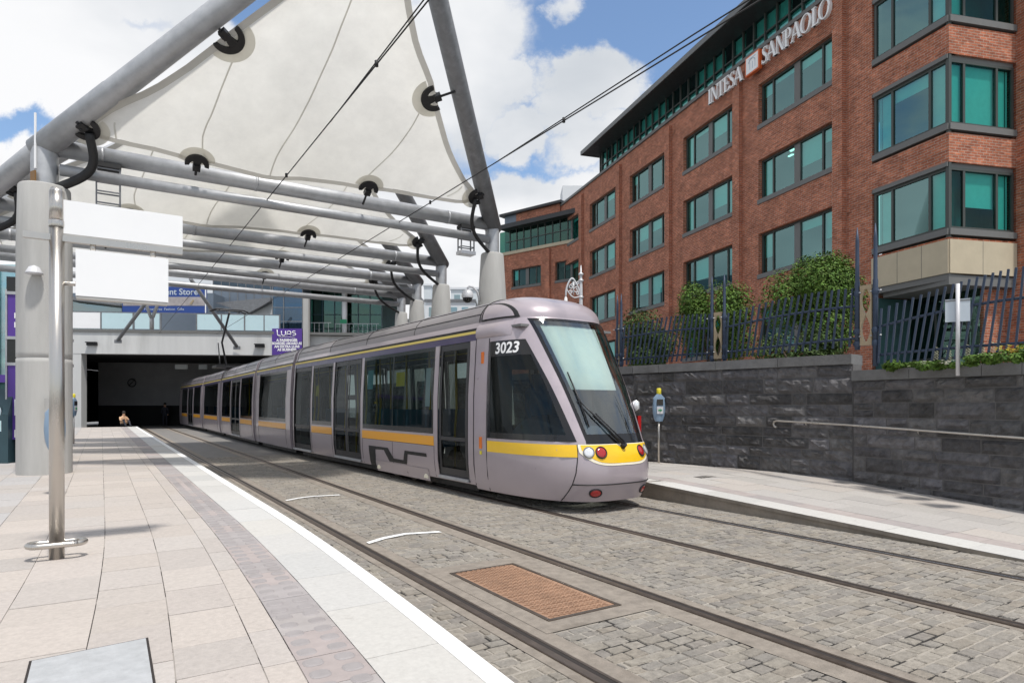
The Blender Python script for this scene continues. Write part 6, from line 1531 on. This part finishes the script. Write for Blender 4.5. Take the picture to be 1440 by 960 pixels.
for i, (x, D) in enumerate(((1316,11.3),(1334,11.2),(1381,10.6),(1395,10.4),(1404,10.3),(1361,10.9))):
    mb = MB(); rr2 = random.Random(i)
    for k in range(60):
        z = .05+.42*k/60; a = k*2.4; r_ = .045*(1-.5*k/60); p = Vector((cos(a)*r_, sin(a)*r_, z)); mb.cur = (1,1,1)
        mb.quad([p+Vector((.02,0,0)), p+Vector((0,.02,.012)), p+Vector((-.02,0,.02)), p+Vector((0,-.02,.01))])
    o = solo('flower_spike', mb, M['flower'], 'upright pale flower spike behind the railing above the wall', 'plant', Matrix.Translation(at(x, D, 2.2)), 'pale flower spikes behind the railing')
# ---------------- people in the tunnel mouth
def person(label, P, rz, J, E_, R, mtorso, extra):
    th = None
    me = bpy.data.meshes.new('person'); me.from_pydata([Vector(j) for j in J], E_, [])
    o = bpy.data.objects.new('person', me); COL.objects.link(o)
    sm = o.modifiers.new('skin', 'SKIN'); ss = o.modifiers.new('sub', 'SUBSURF'); ss.levels = 2; ss.render_levels = 2
    for v, r in zip(me.skin_vertices[0].data, R): v.radius = (r, r)
    me.skin_vertices[0].data[0].use_root = True
    dg = bpy.context.evaluated_depsgraph_get(); dg.update(); m2 = bpy.data.meshes.new_from_object(o.evaluated_get(dg)); bpy.data.objects.remove(o)
    for p in m2.polygons: p.use_smooth = True
    return m2
def body_parts(label, P, rz, m2, split, head, hairm):
    """split(co) -> material index; the whole figure stays one mesh"""
    o = bpy.data.objects.new('person', m2); COL.objects.link(o); o.matrix_world = TRZ(P, rz); MW[o.name] = TRZ(P, rz); tag(o, label, 'person')
    for m in (M['skin'], M['tan'], M['darkcloth'], M['hair']): m2.materials.append(m)
    for p in m2.polygons: p.material_index = split(p.center)
    mb = MB(); mb.lathe([(.0,.125),(.07,.105),(.10,.05),(.105,-.01),(.095,-.05)], 14, 0, head); part('hair', mb, hairm, o)
    return o
J = [(0,0,.93),(0,0,1.15),(0,0,1.38),(0,0,1.48),(0,-.02,1.60),(0,-.02,1.72),(.10,0,.88),(.11,.02,.50),(.11,.05,.08),(.11,-.10,.04),(-.10,0,.88),(-.11,-.02,.50),(-.11,.0,.08),(-.11,-.15,.04),(.18,0,1.38),(.24,.03,1.12),(.22,-.08,.90),(.22,-.10,.82),(-.18,0,1.38),(-.24,.03,1.12),(-.18,-.14,.98),(-.16,-.18,.92)]
E_ = [(0,1),(1,2),(2,3),(3,4),(4,5),(0,6),(6,7),(7,8),(8,9),(0,10),(10,11),(11,12),(12,13),(2,14),(14,15),(15,16),(16,17),(2,18),(18,19),(19,20),(20,21)]
R = [.14,.13,.15,.06,.09,.08,.09,.065,.05,.04,.09,.065,.05,.04,.07,.055,.045,.04,.07,.055,.045,.04]
pp = at(232, 50.5, -.25+.26)
body_parts('standing person in dark clothes inside the tunnel mouth', pp, .3, person('', pp, 0, J, E_, R, None, None), lambda c: 0 if (c.z > 1.47 or (c.z < .9 and abs(c.x) > .18)) else 2, (0,-.01,1.70), M['hair'])
J = [(0,0,.12),(0,-.03,.32),(0,-.06,.55),(0,-.07,.66),(0,-.09,.77),(0,-.09,.88),(.10,.02,.11),(.16,-.36,.36),(.15,-.52,.06),(.15,-.64,.04),(-.10,.02,.11),(-.16,-.34,.38),(-.15,-.50,.06),(-.15,-.62,.04),(.19,-.06,.55),(.28,-.16,.36),(.18,-.36,.40),(.14,-.42,.42),(-.19,-.06,.55),(-.28,-.16,.36),(-.16,-.36,.42),(-.12,-.42,.43)]
pp = at(173, 41.5, PZ)
body_parts('person in a tan top sitting on the far platform end', pp, 1.1, person('', pp, 0, J, E_, [.16,.15,.17,.065,.09,.085]+R[6:], None, None), lambda c: 0 if c.z > .64 else (1 if (c.z > .16 and c.y > -.30) else 2), (0,-.08,.86), M['hair'])
